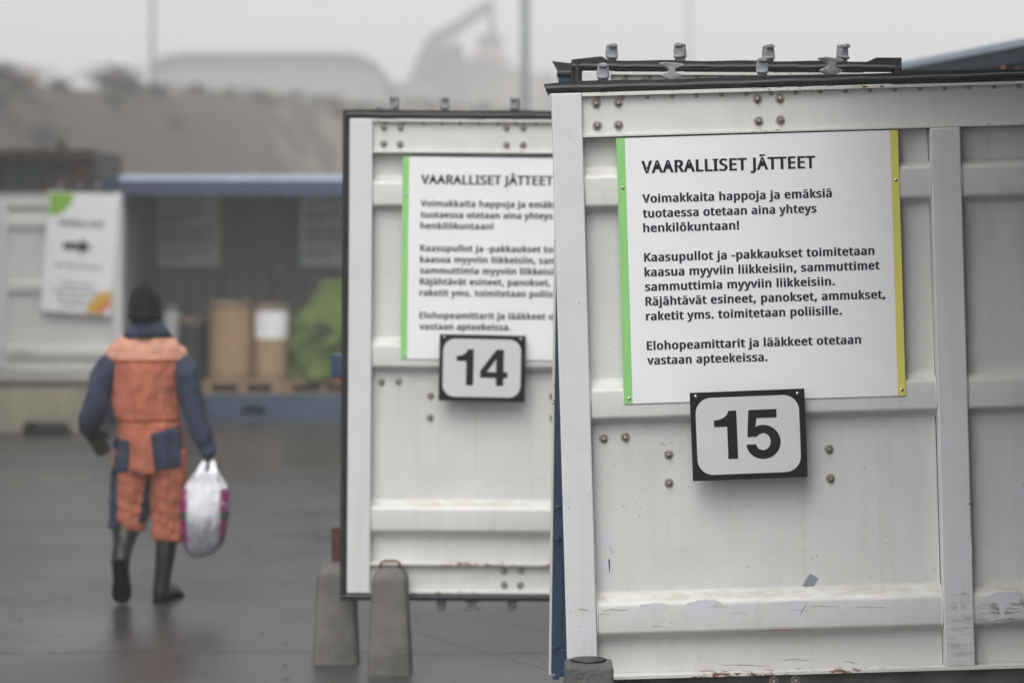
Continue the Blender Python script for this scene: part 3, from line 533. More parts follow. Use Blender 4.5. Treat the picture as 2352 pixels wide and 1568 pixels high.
M['sill_shade'] = mat('shade darkened paint', (.10, .096, .088), .8, .5, 9, col2=(.045, .042, .038))  # dark tone standing in for the shade below door 15's sill lip
Y15, T15 = 8.93, 1.62
door15 = leaf_at(1266, 215, Y15, T15, 'container_door', 'tilted white steel container door in front carrying number plate 15', 'container door', 1806,
    cams=[(122, 80, .0), (281, 4, -.004), (491, 82, .004), (650, 12, -.002)], group='white doors of the hazardous waste containers')
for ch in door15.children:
    if ch.name.startswith('sill_rail') or ch.name.startswith('foot_lip'): ch.data.materials[0] = M['sill_shade']
T15s = 1.72
p = at(1415, 318, Y15 + RIB - .0048)
sign15 = info_sign(p, (0, -R(T15s), 0), 1, 'sharp white notice with green and yellow edges on the front door above number 15')
number_plate(at(1584, 902, Y15 - .026) + Vector((0, 0, 0)), (R(0), -R(2.2), 0), .996, '15', 'black framed number plate reading 15 below the sharp notice')

Y14, T14 = 11.75, -.35
door14 = leaf_at(803, 272, Y14, T14, 'container_door', 'white steel container door further back with black rubber edge, carrying number plate 14', 'container door', 1806,
    gasket=('top', 'left', 'bottom'), cams=[(135, 66, .0), (285, 88, .0), (500, 70, .0), (660, 10, 0), (1010, 80, 0)], low_cams=[(285, 80), (500, 75)],
    group='white doors of the hazardous waste containers', gl=-20)
# two more low cams lie turned flat on top, and one hangs turned sideways below
for a, b, ang in ((100, -18, 12), (388, -14, -14)):
    c = share('cam', CAM, door14, (a * PX, .06, bz(b) - .040), (0, R(8 if a < 200 else -6), R(ang)), (1.0, 1, 1)); c.modifiers.new('b', 'BEVEL').width = .003
c = share('cam', CAM, door14, (378 * PX, .06, bz(1447)), (R(180), 0, R(8))); c.modifiers.new('b', 'BEVEL').width = .003
lb = MB().box(-52 * PX, 0, .005, .06, bz(784), bz(712)); lb.build('latch_bracket', M['blue'], door14, .008)
MB().box(-50 * PX, -20 * PX, .008, .055, bz(797), bz(784.5)).build('latch_tip', mat('red lead paint', (.20, .07, .05), .6, .4, 20), door14, .004)
info_sign(at(925, 360, Y14 + RIB - .0048), (0, R(.65), 0), 1, 'blurred white notice with green edge on the door above number 14')
number_plate(at(1010, 767, Y14 - .026), (0, R(1.15), 0), .985, '14', 'black framed number plate reading 14 on the door further back')

# touch-up paint with runs, scratches and scuffs on the near door
def run_shape(w_, h_, drips, seed):
    """a brushed patch whose lower edge sags into drips; x,z, top edge at 0"""
    rd = random.Random(seed); pts = []
    n = 26
    for i in range(n + 1):
        q = i / n; x = -w_ / 2 + w_ * q
        pts.append((x, rd.uniform(-.06, .05) * h_ - h_ * .25 * (abs(2 * q - 1) ** 3)))
    low = []
    m = 44
    for i in range(m + 1):
        q = 1 - i / m; x = -w_ / 2 + w_ * q
        z = -h_ * (.55 + .3 * math.sin(q * 3.1) + .12 * math.sin(q * 13 + seed))
        for c_, l_, s_ in drips: z -= l_ * math.exp(-((q - c_) / s_) ** 4)
        low.append((x, min(z, -h_ * .3)))
    return pts + low
MARKS = {}
def decal(poly, a, b, y, name, m, thick=.0006):
    MARKS.setdefault(name, (MB(), m))[0].prism([(a * PX + x * PX, bz(b) + z * PX) for x, z in poly], y - thick, y + .0004)
for i, (a, b, y, w_, h_, drips) in enumerate([
    (98, 1010, RECESS, 52, 44, [(.35, 14, .03), (.62, 62, .035)]), (96, 1078, RECESS, 48, 34, [(.25, 52, .035), (.5, 58, .035), (.75, 60, .04)]),
    (205, 1176, RIB, 66, 22, [(.2, 16, .05), (.42, 10, .03), (.6, 24, .03), (.72, 14, .02)]), (150, 1188, RIB, 26, 24, [(.5, 16, .2)]),
    (318, 1172, RIB, 84, 46, [(.3, 24, .12), (.78, 28, .08)]), (408, 1184, RIB, 60, 22, [(.25, 24, .12), (.8, 12, .1)]),
    (525, 1180, RIB, 90, 30, [(.25, 22, .1), (.7, 30, .12), (.5, 10, .04)]), (620, 1192, RIB, 50, 18, [(.4, 18, .15)]), (700, 1190, RIB, 66, 18, [(.3, 20, .15), (.7, 22, .1)]),
    (12, 1150, 0, 20, 36, [(.6, 20, .2)]), (40, 1215, 0, 44, 40, [(.3, 30, .15), (.8, 60, .12)]),
    (888, 812, .002, 26, 30, [(.7, 40, .08)]), (892, 990, .002, 28, 40, [(.7, 50, .1), (.85, 30, .06)]), (922, 1048, .002, 30, 60, [(.3, 34, .1), (.6, 50, .12)]),
    (900, 1120, .002, 34, 60, [(.6, 50, .1)]), (1062, 930, RECESS, 44, 40, [(.4, 44, .05), (.65, 64, .06)]), (855, 840, RECESS, 12, 40, [(.5, 40, .2)]),
 (1010, 1172, RIB, 70, 40, [(.4, 20, .1)])]):
    decal(run_shape(w_, h_, drips, i * 3 + 1), a, b, y, 'touch_up_paint', M['wrun'])
rd = random.Random(4)
for a, b, y, L, th, sl_, m in [(85, 1191, RIB, 60, 1.3, .03, 'rust'), (30, 1186, 0, 22, 2.2, -.02, 'rust'), (75, 1200, RIB, 30, 1.0, .05, 'rust'), (195, 1232, RIB, 26, 1.1, .1, 'rust'),
    (330, 1190, RIB, 44, 1.2, .02, 'rust'), (380, 1206, RIB, 36, 1.3, .03, 'rust'), (505, 1204, RIB, 60, 1.0, .02, 'rust'), (560, 1196, RIB, 70, 1.3, .0, 'rust'),
    (660, 1201, RIB, 90, 1.2, .0, 'rust'), (440, 1249, RIB, 120, 2.0, .01, 'rust'), (360, 1330, RECESS, 110, 1.4, -.02, 'rust'), (500, 1322, RECESS, 60, 1.6, .0, 'rust'),
    (640, 1330, RECESS, 30, 2.0, -.1, 'rust'), (104, 1048, RECESS, 20, 1.6, -1.4, 'rust'), (228, 812, RECESS, 14, 1.6, -.4, 'rust'), (250, 813, RECESS, 10, 1.4, 0, 'rust'),
    (900, 1178, .002, 26, 1.6, .2, 'rust'), (1060, 1080, RECESS, 20, 1.4, -.1, 'rust'), (540, 1216, RIB, 34, 3, 2.2, 'scuff'), (344, 1190, RIB, 10, 2, 1.5, 'scuff'),
    (930, 970, .002, 14, 4, 0, 'rust'), (1066, 935, RECESS, 10, 6, .4, 'scuff')]:
    th *= .7; n = 9; up, dn = [], []
    ca, sa = math.cos(math.atan(sl_)), math.sin(math.atan(sl_))
    for i in range(n + 1):
        q = i / n; t_ = th * (.35 + .65 * math.sin(q * math.pi)) * rd.uniform(.5, 1.2); x = L * q; wz = rd.uniform(-.8, .8) + 1.5 * math.sin(q * 5)
        up.append((x * ca - (wz + t_ / 2) * sa, x * sa + (wz + t_ / 2) * ca)); dn.append((x * ca - (wz - t_ / 2) * sa, x * sa + (wz - t_ / 2) * ca))
    decal(up + dn[::-1], a, b, y, 'rust_marking' if m == 'rust' else 'scuffing', M[m], .0009)
for i in range(44):                       # rust pits
    a, b = (rd.uniform(4, 66), rd.uniform(20, 1290)) if i > 28 else (rd.uniform(75, 860), rd.choice([rd.uniform(780, 1110), rd.uniform(1180, 1240), rd.uniform(1270, 1330)]))
    r = rd.uniform(.5, 1.5)
    decal([(r * math.cos(k * 1.05) * rd.uniform(.7, 1.2), r * math.sin(k * 1.05) * rd.uniform(.7, 1.3)) for k in range(6)], a, b, 0 if i > 28 else depth_at(b), 'rust_marking', M['rust'], .0009)
for nm_, (mb_, m_) in MARKS.items(): mb_.build(nm_, m_, door15)
tp = [(-15, 2), (-9, 10), (-1, 20), (18, 8), (8, -8), (0, -19), (-10, -13), (-20, -8), (-16, -2)]
tl, ex, ez = frame_of(1266, 215, Y15, T15)
cpt = tl + ex * (569 * PX) - ez * (1143 * PX)
st = MB().prism([(x * PX, z * PX) for x, z in tp], -.0012, .0002).build('tape_scrap', M['tape'])
st.location = (cpt.x, Y15 + RECESS, cpt.z); st.rotation_euler = (0, -R(T15), 0)
tag(st, 'small torn square of silver tape stuck low on the front white door', 'tape')

# ------------------------------------------------------------------ the two leaves behind the near door
leaf_at(1337, 163, 9.35, -.25, 'container_door', 'narrow white door leaf behind the front door, only its gasketed top edge showing', 'container door', 746, mid=False,
    gasket=('top', 'left', 'right', 'corner'), cams=[(73, 88, .0), (240, 72, .004), (454, 91, .0), (632, 104, .003)], gl=-24, group='white doors of the hazardous waste containers')
YB = 9.78
tl, ex, ez = frame_of(1279, 172, YB, -.72)
sB = FPX / YB
bd = thing('blue_door', 'dark blue steel door leaf showing as a narrow strip along the left edge of the front door', 'container door', tl - ez * 2.42, (0, R(.72), 0))
MB().box(.008, 2.15, 0, .05, 0, 2.42).build('skin', M['blue'], bd, .003)
MB().box(-.002, .0075, -.002, .052, -.005, 2.42).build('edge_strip', M['lip'], bd, .001)
MB().box(.020, .05, -.004, .0, .002, 2.41).build('flange', M['blue'], bd, .002)
g = MB().prism([(-.021, 2.475), (.05, 2.468), (2.2, 2.452), (2.2, 2.40), (.012, 2.40), (.006, 2.425), (-.006, 2.45)], .004, .012)
g.tube([(.0, -.006, 2.425), (1, -.006, 2.424), (2.2, -.006, 2.42)], .012, 10); g.build('gasket', M['rubber'], bd)
for v0, v1 in ((1165, 1234), (1488, 1552)):
    zt = 2.42 - (v0 - 172) / sB; zb_ = 2.42 - (v1 - 172) / sB
    h = MB().box(.024, .075, -.016, -.004, zb_, zt).build('hinge', M['blue'], bd, .004)
    for z in (zt + .004, zb_ - .004): MB().tube([(.025, -.012, z - .006), (.025, -.012, z + .006)], .014, 12).build('knuckle', M['blue'], h, .002)
for u, hh in ((2313, .03), (2345, .025)):
    r = MB().tube([((u - 1279) / sB, .075, 1.0), ((u - 1279) / sB, .075, 2.455 + hh)], .011, 10).build('lock_rod', M['rust'], bd)

# ------------------------------------------------------------------ blue container on the right, unseen shade blockers round the view
def box_container(name, label, loc, yaw, L, Wd, H, m, mr, z0=.0, group=None):
    o = thing(name, label, 'container', loc, (0, 0, yaw), group)
    mb = MB(); n = int(L / .28); pts = []
    for i in range(n):                  # corrugated long side facing local -x
        y = L * i / n; d = L / n
        pts += [(.035, y), (.0, y + d * .12), (.0, y + d * .5), (.035, y + d * .62)]
    pts.append((.035, L))
    mb.add([(x, y, z0 + .16) for x, y in pts] + [(x, y, H - .12) for x, y in pts], [(i, i + 1, i + 1 + len(pts), i + len(pts)) for i in range(len(pts) - 1)])
    mb.build('side_wall', m, o)
    MB().box(.05, Wd, .02, L - .02, z0 + .1, H - .03).build('body', m, o)
    MB().box(-.02, .08, -.01, L + .01, H - .12, H - .03).build('top_rail', m, o, .005)
    MB().box(-.02, .08, -.01, L + .01, z0, z0 + .16).build('bottom_rail', m, o, .01)
    for y in (-.02, L - .1): MB().box(-.025, .1, y, y + .12, z0, H + .005).build('corner_post', m, o, .008)
    MB().box(-.03, Wd, 0, L, H - .029, H + .02).build('roof', mr, o, .006)
    return o
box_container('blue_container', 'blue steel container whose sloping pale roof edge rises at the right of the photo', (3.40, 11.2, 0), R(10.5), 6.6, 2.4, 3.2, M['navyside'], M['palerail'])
box_container('blue_container', 'unseen blue container added to shade the right side', (1.30, 2.0, 0), R(-5.3), 6.7, 2.4, 4.4, M['blue'], M['bluelit'])  # out of view, added to darken the front door towards the right

cp = thing('shade_canopy', 'unseen steel roof added to shade the top right', 'shade_canopy', (1.05, .6, 0))  # out of view, added to block the sky over the right half
MB().box(0, 4.2, 0, 8.0, 3.42, 3.47).build('roof', mat('grey roof sheet', (.10, .10, .10), .7, .2, 3), cp)
for y in (.05, 4.0, 7.9): MB().box(0, 4.2, y, y + .1, 3.30, 3.419).build('beam', M['galv'], cp)
for x, y in ((4.05, .05), (4.05, 7.9)): MB().box(x, x + .1, y, y + .1, 0, 3.3).build('post', M['galv'], cp)

wh_ = thing('warehouse', 'unseen tall grey block added to shade the left side', 'building', (-6.7, 7, 0))  # out of view, added to block sky light on the left side
MB().box(-9, 0, 0, 23, 0, 8).build('wall', mat('warehouse cladding', (.07, .07, .072), .8, .2, 1), wh_)
MB().box(-9.3, .3, -.3, 23.3, 8.01, 8.3).build('roof', mat('warehouse roof', (.05, .05, .05), .8, .2, 1), wh_)
for y in (3, 9, 15): MB().box(.005, .06, y, y + 3.6, 0, 4).build('door', M['grey'], wh_)

# ------------------------------------------------------------------ concrete blocks
def taper_block(name, label, loc, w0, d0, w1, d1, h, m, group, hole=False, eye=False, yaw=0, rt=.04, e=.28):
    o = thing(name, label, 'concrete block', loc, (0, 0, yaw), group)
    mb = MB(); rings = []
    prof = [(0, 0), (.015, .0)] + [(h * q, q) for q in (.2, .4, .6, .8)] + [(h - rt, 1 - rt / h)]
    for k in range(1, 6): prof.append((h - rt + rt * math.sin(R(18 * k)), None, rt * (1 - math.cos(R(18 * k)))))
    n = 0; rd_ = random.Random(len(label)); vs = []; K = 36
    for p_ in prof:
        z = p_[0]; q = min(1, z / h); ins = p_[2] if len(p_) > 2 else 0
        w_, d_ = (w0 + (w1 - w0) * q) / 2 - ins, (d0 + (d1 - d0) * q) / 2 - ins
        for j in range(K):
            a = 2 * math.pi * j / K; ca, sa = math.cos(a), math.sin(a)
            x = w_ * abs(ca) ** e * (1 if ca > 0 else -1); y = d_ * abs(sa) ** e * (1 if sa > 0 else -1)
            jn = .004 * mnoise.noise(Vector((x * 14, y * 14, z * 14)))
            vs.append((x + jn, y + jn, z))
        n += 1
    fs = [(i * K + j, i * K + (j + 1) % K, (i + 1) * K + (j + 1) % K, (i + 1) * K + j) for i in range(n - 1) for j in range(K)]
    fs += [tuple(range(K - 1, -1, -1)), tuple(range((n - 1) * K, n * K))]
    mb.add(vs, fs).build('body', m, o, smooth=False)
    if eye: MB().tube([(-.05, 0, h - .02), (-.045, 0, h + .02), (-.03, 0, h + .03), (.03, 0, h + .03), (.045, 0, h + .02), (.05, 0, h - .02)], .007, 8, (0, 1, 0)).build('lifting_eye', M['rust'], o, smooth=True)
    if hole: MB().lathe([(.035, h - .01), (.062, h + .003), (.066, h + .005), (.05, h + .006), (.02, h + .0055)], (0, .04, 0), 'z', 24).build('socket_ring', M['rubber'], o, smooth=True)
    return o
b1 = at(894, 1540, 11.62)
taper_block('concrete_block', 'tapered grey concrete block with lifting eye standing in front of door 14', (b1.x, 11.72, 0), .215, .26, .165, .22, .50, M['concrete'], 'concrete blocks under the doors', eye=True, rt=.06)
b2 = at(772, 1515, 12.0)
taper_block('concrete_block', 'tapered grey concrete block half hidden behind the left edge of door 14', (b2.x, 12.02, 0), .235, .30, .185, .26, .485, M['concrete'], 'concrete blocks under the doors', yaw=.06, rt=.065)
b3 = at(1354, 1535, 8.66)
taper_block('concrete_block', 'dark pitted concrete block cut off by the bottom of the photo under door 15', (b3.x, 8.74, 0), .21, .24, .172, .19, .575, M['darkconcrete'], 'concrete blocks under the doors', hole=True, rt=.012, e=.16)
rb = at(778, 1297, 12.05)
ro = MB().box(-.035, .07, 0, .03, 0, .165).build('red_board', mat('dull red board', (.10, .032, .028), .8, .4, 12), None, .004); ro.location = (rb.x, 12.03, .486)
tag(ro, 'small dark red board standing on the concrete block behind door 14', 'board')

# ------------------------------------------------------------------ far side of the yard
YL = 25.6; sL = FPX / YL
leaf_at(-268, 442, YL, 0, 'container_door', 'far white container door at the left edge, blurred, with an arrow banner on it', 'container door', 1806, .87,
    gasket=('top',), cams=[(1330, 10, 0), (1480, 70, 0), (1620, 8, 0)], group='white doors of the hazardous waste containers')
bn = thing('arrow_banner', 'tilted white banner with black arrow, green corner and orange ring on the far left door', 'banner', at(113, 438, YL - .03), (0, R(4.1), 0))
bw, bh = 161 / sL, 276 / sL
MB().box(0, bw, 0, .02, -bh, 0).build('board', M['board'], bn, .003)
q = 54 / sL
MB().prism([(.012, -.012)] + arc(.012, -.012, q, q, 0, -90, 12), -.002, 0).build('green_corner', mat('leaf green print', (.24, .47, .05), .4, .1), bn)
r1, r0 = 54 / sL, 30 / sL
MB().prism(arc(bw - .01, -bh + .01, r1, r1, 90, 180, 12) + arc(bw - .01, -bh + .01, r0, r0, 180, 90, 12), -.002, 0).build('ring', mat('amber print', (.70, .40, .06), .4, .1), bn)
MB().prism(arc(bw - .01, -bh + .01, r0, r0, 90, 180, 12) + arc(bw - .01, -bh + .01, r0 * .5, r0 * .5, 180, 90, 12), -.002, 0).build('inner_ring', mat('orange print', (.66, .20, .06), .4, .1), bn)
k = 1 / sL
MB().prism([(x * k, z * k) for x, z in [(41, -115), (81, -115), (81, -104), (106, -123), (81, -142), (81, -131), (41, -131)]], -.002, 0).build('arrow', M['ink'], bn)
share('heading', bold_line('heading', 'VAARALLISET', 26 * k, -78 * k, 15 * k, 108 * k, M['ink']), bn, (0, -.001, 0))
gi = mat('grey ink', (.30, .30, .31), .5, .1)
for xa, wd, zb in ((26, 106, -172), (44, 70, -214), (26, 106, -230), (36, 84, -246), (46, 60, -261)):
    mb = MB(); x = xa; rd = random.Random(int(-zb))
    while x < xa + wd:                    # unreadable small print: word-long dashes
        l = rd.uniform(8, 20); mb.box(x * k, (min(x + l, xa + wd)) * k, -.0015, 0, (zb) * k, (zb + 7) * k); x += l + 4
    mb.build('small_print', gi, bn)
# beige footing with two feet
pf = at(0, 990, 25.3)
ft = thing('concrete_footing', 'beige concrete footing with a dark slot below, under the far left door', 'footing', (at(70, 990, 25.3).x, 25.35, 0))
MB().prism([(-1.6, .0), (-1.6, .50), (.62, .50), (.64, .08), (.64, 0), (.46, 0), (.42, .11), (-.02, .11), (-.06, 0)], -.25, .6).build('body', M['beige'], ft, .02)
MB().box(-1.62, .66, -.27, .6, .501, .54).build('ledge', mat('mossy ledge', (.16, .14, .10), .9, .5, 6), ft, .01)

# rusty green container behind it
rc = thing('rusty_container', 'dark green and rust brown container end at the left edge behind the white door', 'container', (at(215, 440, 33).x, 33, 0))
rg = new_mat('rusty green'); m_, t_, bs_ = rg; v_ = coords(t_)
t_.links.new(mix(t_, ramp(t_, noise(t_, coords(t_, (.7, .7, 1.4)), 1.0, 4), .42, .58), (.022, .050, .044), (.085, .034, .02)), bs_.inputs['Base Color']); bs_.inputs['Roughness'].default_value = .7
H_ = CAMZ + (HV - 343) / FPX * 33
pts = []
for i in range(24): x = -5.8 + .24 * i; pts += [(x, .04), (x + .05, 0), (x + .13, 0), (x + .18, .04)]
MB().add([(x, y, .1) for x, y in pts] + [(x, y, H_ - .15) for x, y in pts], [(i, i + 1, i + 1 + len(pts), i + len(pts)) for i in range(len(pts) - 1)]).build('wall', m_, rc)
MB().box(-6, .0, .05, 2.4, .1, H_ - .02).build('body', m_, rc)
MB().box(-6.02, .02, -.06, .1, H_ - .16, H_).build('top_rail', mat('rust brown rail', (.075, .038, .028), .8, .4, 5), rc, .01)
MB().box(-.1, .08, -.08, .1, 0, H_ - .32).build('corner_post', mat('dark post', (.035, .04, .04), .7, .4, 5), rc, .01)
MB().box(-.55, -.42, .2, .3, H_ - .02, H_ + .12).build('lug', m_, rc, .01)

# blue open-sided container
YC = 26.8; sC = FPX / YC
cl = at(232, 0, YC).x; x0 = at(280, 0, YC).x - cl; Lc = 6.3
Hc = CAMZ + (HV - 404) / sC
oc = thing('open_container', 'blue open sided container across the yard with drums and pallets inside', 'container', (cl, YC, 0))
M['lining'] = mat('grey lining', (.36, .365, .34), .75, .2, 3)
MB().box(x0 - .02, Lc, -.02, .14, Hc - .22, Hc - .05).build('top_rail', mat('slate blue paint', (.062, .088, .15), .5, .3, 4), oc, .01)
MB().prof([(-.03, Hc - .05), (.02, Hc), (.3, Hc + .012), (2.44, Hc + .012), (2.44, Hc - .06), (.1, Hc - .06)], x0 - .03, Lc + .02).build('roof', mat('skylit blue roof', (.30, .37, .47), .4, .2, 3), oc)  # sky shine along the roof edge is put into this pale colour
MB().box(0, x0 - .035, -.01, .2, 0, Hc - .02).build('corner_post', mat('dusky blue paint', (.030, .045, .085), .6, .3, 5), oc, .01)
MB().box(Lc - .15, Lc, -.01, .15, .3, Hc - .22).build('corner_post', M['blue'], oc, .01)
pts = []
for i in range(30): x = x0 + .2 * i; pts += [(x, 2.40), (x + .04, 2.36), (x + .10, 2.36), (x + .14, 2.40)]
MB().add([(x, y, .29) for x, y in pts] + [(x, y, Hc - .06) for x, y in pts], [(i, i + 1, i + 1 + len(pts), i + len(pts)) for i in range(len(pts) - 1)]).build('back_wall', M['lining'], oc)
MB().box(x0 - .03, x0 + .01, .2, 2.43, .0, Hc - .05).build('end_wall', M['lining'], oc)
MB().box(Lc - .05, Lc, .2, 2.43, .0, Hc - .05).build('end_wall', M['lining'], oc)
MB().box(x0, Lc, .15, 2.42, .20, .285).build('floor', mat('dirty floor', (.09, .08, .07), .8, .4, 4), oc)
br = mat('scuffed blue rail', (.055, .092, .145), .55, .5, 3)
px0, px1 = (555 - 232) / sC, (610 - 232) / sC
for xa, xb, za, zb in ((x0, px0, 0, .29), (px1, Lc - .15, 0, .29), (px0, px1, .16, .29), (px0, px1, 0, .065)):
    MB().box(xa, xb, -.03, .12, za, zb).build('bottom_rail', br, oc)
MB().box(px0 - .05, px1 + .05, .121, .13, .05, .2).build('fork_pocket', M['black'], oc)
for u0, u1, lab in ((357, 508, 'dim white notice with yellow edge inside the open container, left of the pair'), (685, 836, 'dim white notice inside the open container, partly hidden behind door 14')):
    p_ = at(u0, 447, YC + 2.34)
    s_ = info_sign(p_, (0, 0, 0), 1, lab); s_.scale = ((u1 - u0) / FPX * (YC + 2.34) / (648 * PX), 1, 165 / FPX * (YC + 2.34) / (610 * PX))
YI = 27.35; sI = FPX / YI
def pallet(u0, u1, label):
    o = thing('pallet', label, 'pallet', (at(u0, 0, YI).x, YI, .286), group='pallets in the open container'); L = (u1 - u0) / sI
    wm = M.setdefault('palletwood', mat('pallet wood', (.36, .25, .15), .85, .35, 8))
    for i in range(3):
        for j in range(3): MB().box(i * (L - .1) / 2, i * (L - .1) / 2 + .1, -.4 + j * .35, -.3 + j * .35, .022, .11).build('block', wm, o)
    for j in range(3): MB().box(0, L, -.41 + j * .35, -.29 + j * .35, 0, .021).build('bottom_board', wm, o)
    for j in range(5): MB().box(0, L, -.41 + j * .175, -.3 + j * .175, .111, .145).build('top_board', wm, o)
    return o
pallet(476, 655, 'wooden pallet in the open container under the two brown drums')
pallet(658, 837, 'wooden pallet in the open container under the green sack')
PZ = .286 + .146
def drum(uc, vtop, wpx, label, label_rows=None, m=None, base=PZ, y=YI - .08):
    s_ = FPX / y; r = wpx / 2 / s_; h = CAMZ - (vtop - HV) / s_ - base
    o = thing('fibre_drum', label, 'drum', (at(uc, 0, y).x, y, base), group='drums in the open container')
    MB().lathe([(r * .98, 0), (r, .01), (r, h - .08), (r * .985, h - .075)], (0, 0, 0), 'z', 28).build('body', m or M['card'], o)
    MB().lathe([(r * 1.02, h - .08), (r * 1.02, h - .02), (r * .95, h), (r * .6, h - .01)], (0, 0, 0), 'z', 28).build('lid', M['lidm'], o)
    MB().lathe([(r * 1.012, .0), (r * 1.012, .05), (r * .99, .055)], (0, 0, 0), 'z', 28).build('rim', M['lidm'], o)
    if label_rows:
        za, zb = (CAMZ - (v - HV) / s_ - base for v in label_rows); n = 14; K = []
        for z in (zb, za):
            for i in range(n + 1): a = R(-150 + 125 * i / n); K.append(((r + .003) * math.cos(a), (r + .003) * math.sin(a), z))
        MB().add(K, [(i, i + 1, i + n + 2, i + n + 1) for i in range(n)]).build('paper_label', M['board'], o)
    return o
M['card'] = mat('brown fibreboard', (.37, .25, .14), .8, .15, 3); M['lidm'] = mat('brown lid', (.22, .16, .11), .6, .3, 6)
drum(531, 690, 100, 'wide brown fibre drum without label on the left of the pallet')
drum(625, 697, 84, 'narrow brown fibre drum with a white paper label', (705, 776))
drum(444, 728, 66, 'dark grey drum standing left of the brown fibre drums', m=mat('dark grey drum paint', (.055, .055, .056), .5, .2), base=.286, y=YI + .25)
cn = thing('canister', 'pale plastic canister on the dark crate behind the man in orange', 'canister', (at(396, 0, YI + .35).x, YI + .35, CAMZ - (782 - HV) / FPX * (YI + .35)), group=None)
MB().box(-.085, .085, -.1, .1, 0, .33).build('body', mat('milky plastic', (.52, .53, .52), .4, .1), cn, .03, seg=3)
MB().tube([(-.03, 0, .32), (-.03, 0, .39), (.03, 0, .39)], .022, 10).build('handle', M['grey'], cn)
cr = thing('dark_crate', 'dark grey crate on the floor of the open container below the pale canister', 'crate', (at(396, 0, YI + .35).x, YI + .35, .286))
hcr = CAMZ - (782 - HV) / FPX * (YI + .35) - .286
MB().box(-.24, .2, -.2, .25, 0, hcr - .001).build('body', mat('dark crate plastic', (.06, .06, .062), .6, .3, 5), cr, .01)
for z in (.12, .3, .48): MB().box(-.25, .21, -.21, -.2, z, z + .035).build('rib', M['black'], cr)
def sack():
    o = thing('green_sack', 'large yellow green sack with a darker fold on the pallet beside door 14', 'sack', (at(757, 0, YI - .05).x, YI - .05, PZ))
    mb = MB(); K, n = 28, 18; vs = []
    for i in range(n + 1):
        q = i / n; z = 1.12 * q
        rr = .50 * (1 - .55 * max(0, q - .35) ** 1.1 / .65) * (1 - .08 * math.sin(q * 9)); rr = rr if q < .97 else rr * .75
        for j in range(K):
            a = 2 * math.pi * j / K; p_ = Vector((math.cos(a) * 2.2, math.sin(a) * 2.2, q * 4))
            d = 1 + .22 * mnoise.noise(p_) + .13 * mnoise.noise(p_ * 2.3) + .05 * mnoise.noise(p_ * 6)
            vs.append((rr * d * math.cos(a) + .09 * max(0, q - .3) * 1.6, rr * .8 * d * math.sin(a), z + .03 * mnoise.noise(p_ * 1.5)))
    mb.add(vs, [(i * K + j, i * K + (j + 1) % K, (i + 1) * K + (j + 1) % K, (i + 1) * K + j) for i in range(n) for j in range(K)] + [tuple(range(K - 1, -1, -1)), tuple(range(n * K, n * K + K))])
    mb.build('cloth', cloth('lime cloth', (.15, .19, .06), (.08, .11, .04)), o, smooth=True)
    b_ = MB(); K2 = []
    for z in (.42, .62):
        for i in range(21):
            a = R(-170 + 160 * i / 20); r_ = (.475 if z < .5 else .45); K2.append((r_ * math.cos(a) + (.02 if z < .5 else .06), r_ * .84 * math.sin(a), z + .03 * math.sin(i)))
    b_.add(K2, [(i, i + 1, i + 22, i + 21) for i in range(20)]).build('band', mat('dark green band', (.035, .055, .022), .8, .3, 6), o, smooth=True)
    return o
sack()

# fallen leaves and grit on the yard
rd = random.Random(8); mb = MB()
for i in range(220):
    y = rd.uniform(9, 24); x = rd.uniform(-.23, .03) * y; r_ = rd.uniform(.006, .028); a = rd.uniform(0, 6.28)
    pts = [(x + r_ * math.cos(a + q) * k_, y + r_ * math.sin(a + q) * k_, .004 + rd.uniform(0, .006)) for q, k_ in ((0, 1), (.9, .6), (2.2, .62), (3.14, 1), (4.1, .6), (5.4, .6))]
    mb.add(pts, [tuple(range(6))])
tag(mb.build('leaf_litter', mat('brown leaf', (.10, .055, .03), .7, .5, 40)), kind='stuff')

# ------------------------------------------------------------------ bare shrubs on the bank
M['twig'] = mat('twig bark', (.055, .040, .034), .9, .4, 8)
LEAFM = [mat('dull olive leaf', (.075, .080, .03), .8, .5, 4), mat('ochre leaf', (.15, .115, .04), .8, .5, 4), mat('russet leaf', (.12, .045, .028), .8, .5, 4)]
def shrub_mesh(seed):
    rd = random.Random(seed); tw, lf = MB(), MB()
    for i in range(46):
        a = rd.uniform(0, 6.28); sp = rd.uniform(.05, .55); h = rd.uniform(.5, 1.25); p = Vector((rd.gauss(0, .12), rd.gauss(0, .12), -.1)); pts = [p]
        for k_ in range(4):
            p = p + Vector((math.cos(a) * sp * .3 + rd.gauss(0, .05), math.sin(a) * sp * .3 + rd.gauss(0, .05), h * .27)); pts.append(p)
        tw.tube(pts, [.012, .010, .008, .005, .002], 4)
        for b in range(5):
            q = pts[rd.randint(1, 3)]; d = Vector((rd.gauss(0, .18), rd.gauss(0, .18), rd.uniform(.05, .28)))
            tw.tube([q, q + d * .6, q + d], [.005, .004, .002], 3)
            for l in range(5):
                c_ = q + d * rd.uniform(.4, 1.1) + Vector((rd.gauss(0, .05), rd.gauss(0, .05), rd.gauss(0, .04)))
                u_ = Vector((rd.gauss(0, 1), rd.gauss(0, 1), rd.gauss(0, 1))).normalized() * rd.uniform(.018, .04); w2 = u_.orthogonal() * .6
                lf.add([c_ - u_, c_ + w2, c_ + u_, c_ - w2], [(0, 1, 2, 3)])
    return tw.mesh('stem', M['twig']), lf
SHR = []
for s in range(4):
    a_, b_ = shrub_mesh(s + 5); SHR.append((a_, [b_.mesh('foliage', m_) for m_ in LEAFM]))
rd = random.Random(21)
kinds = ['dense dark twiggy shrub', 'pale ochre shrub', 'small russet shrub']
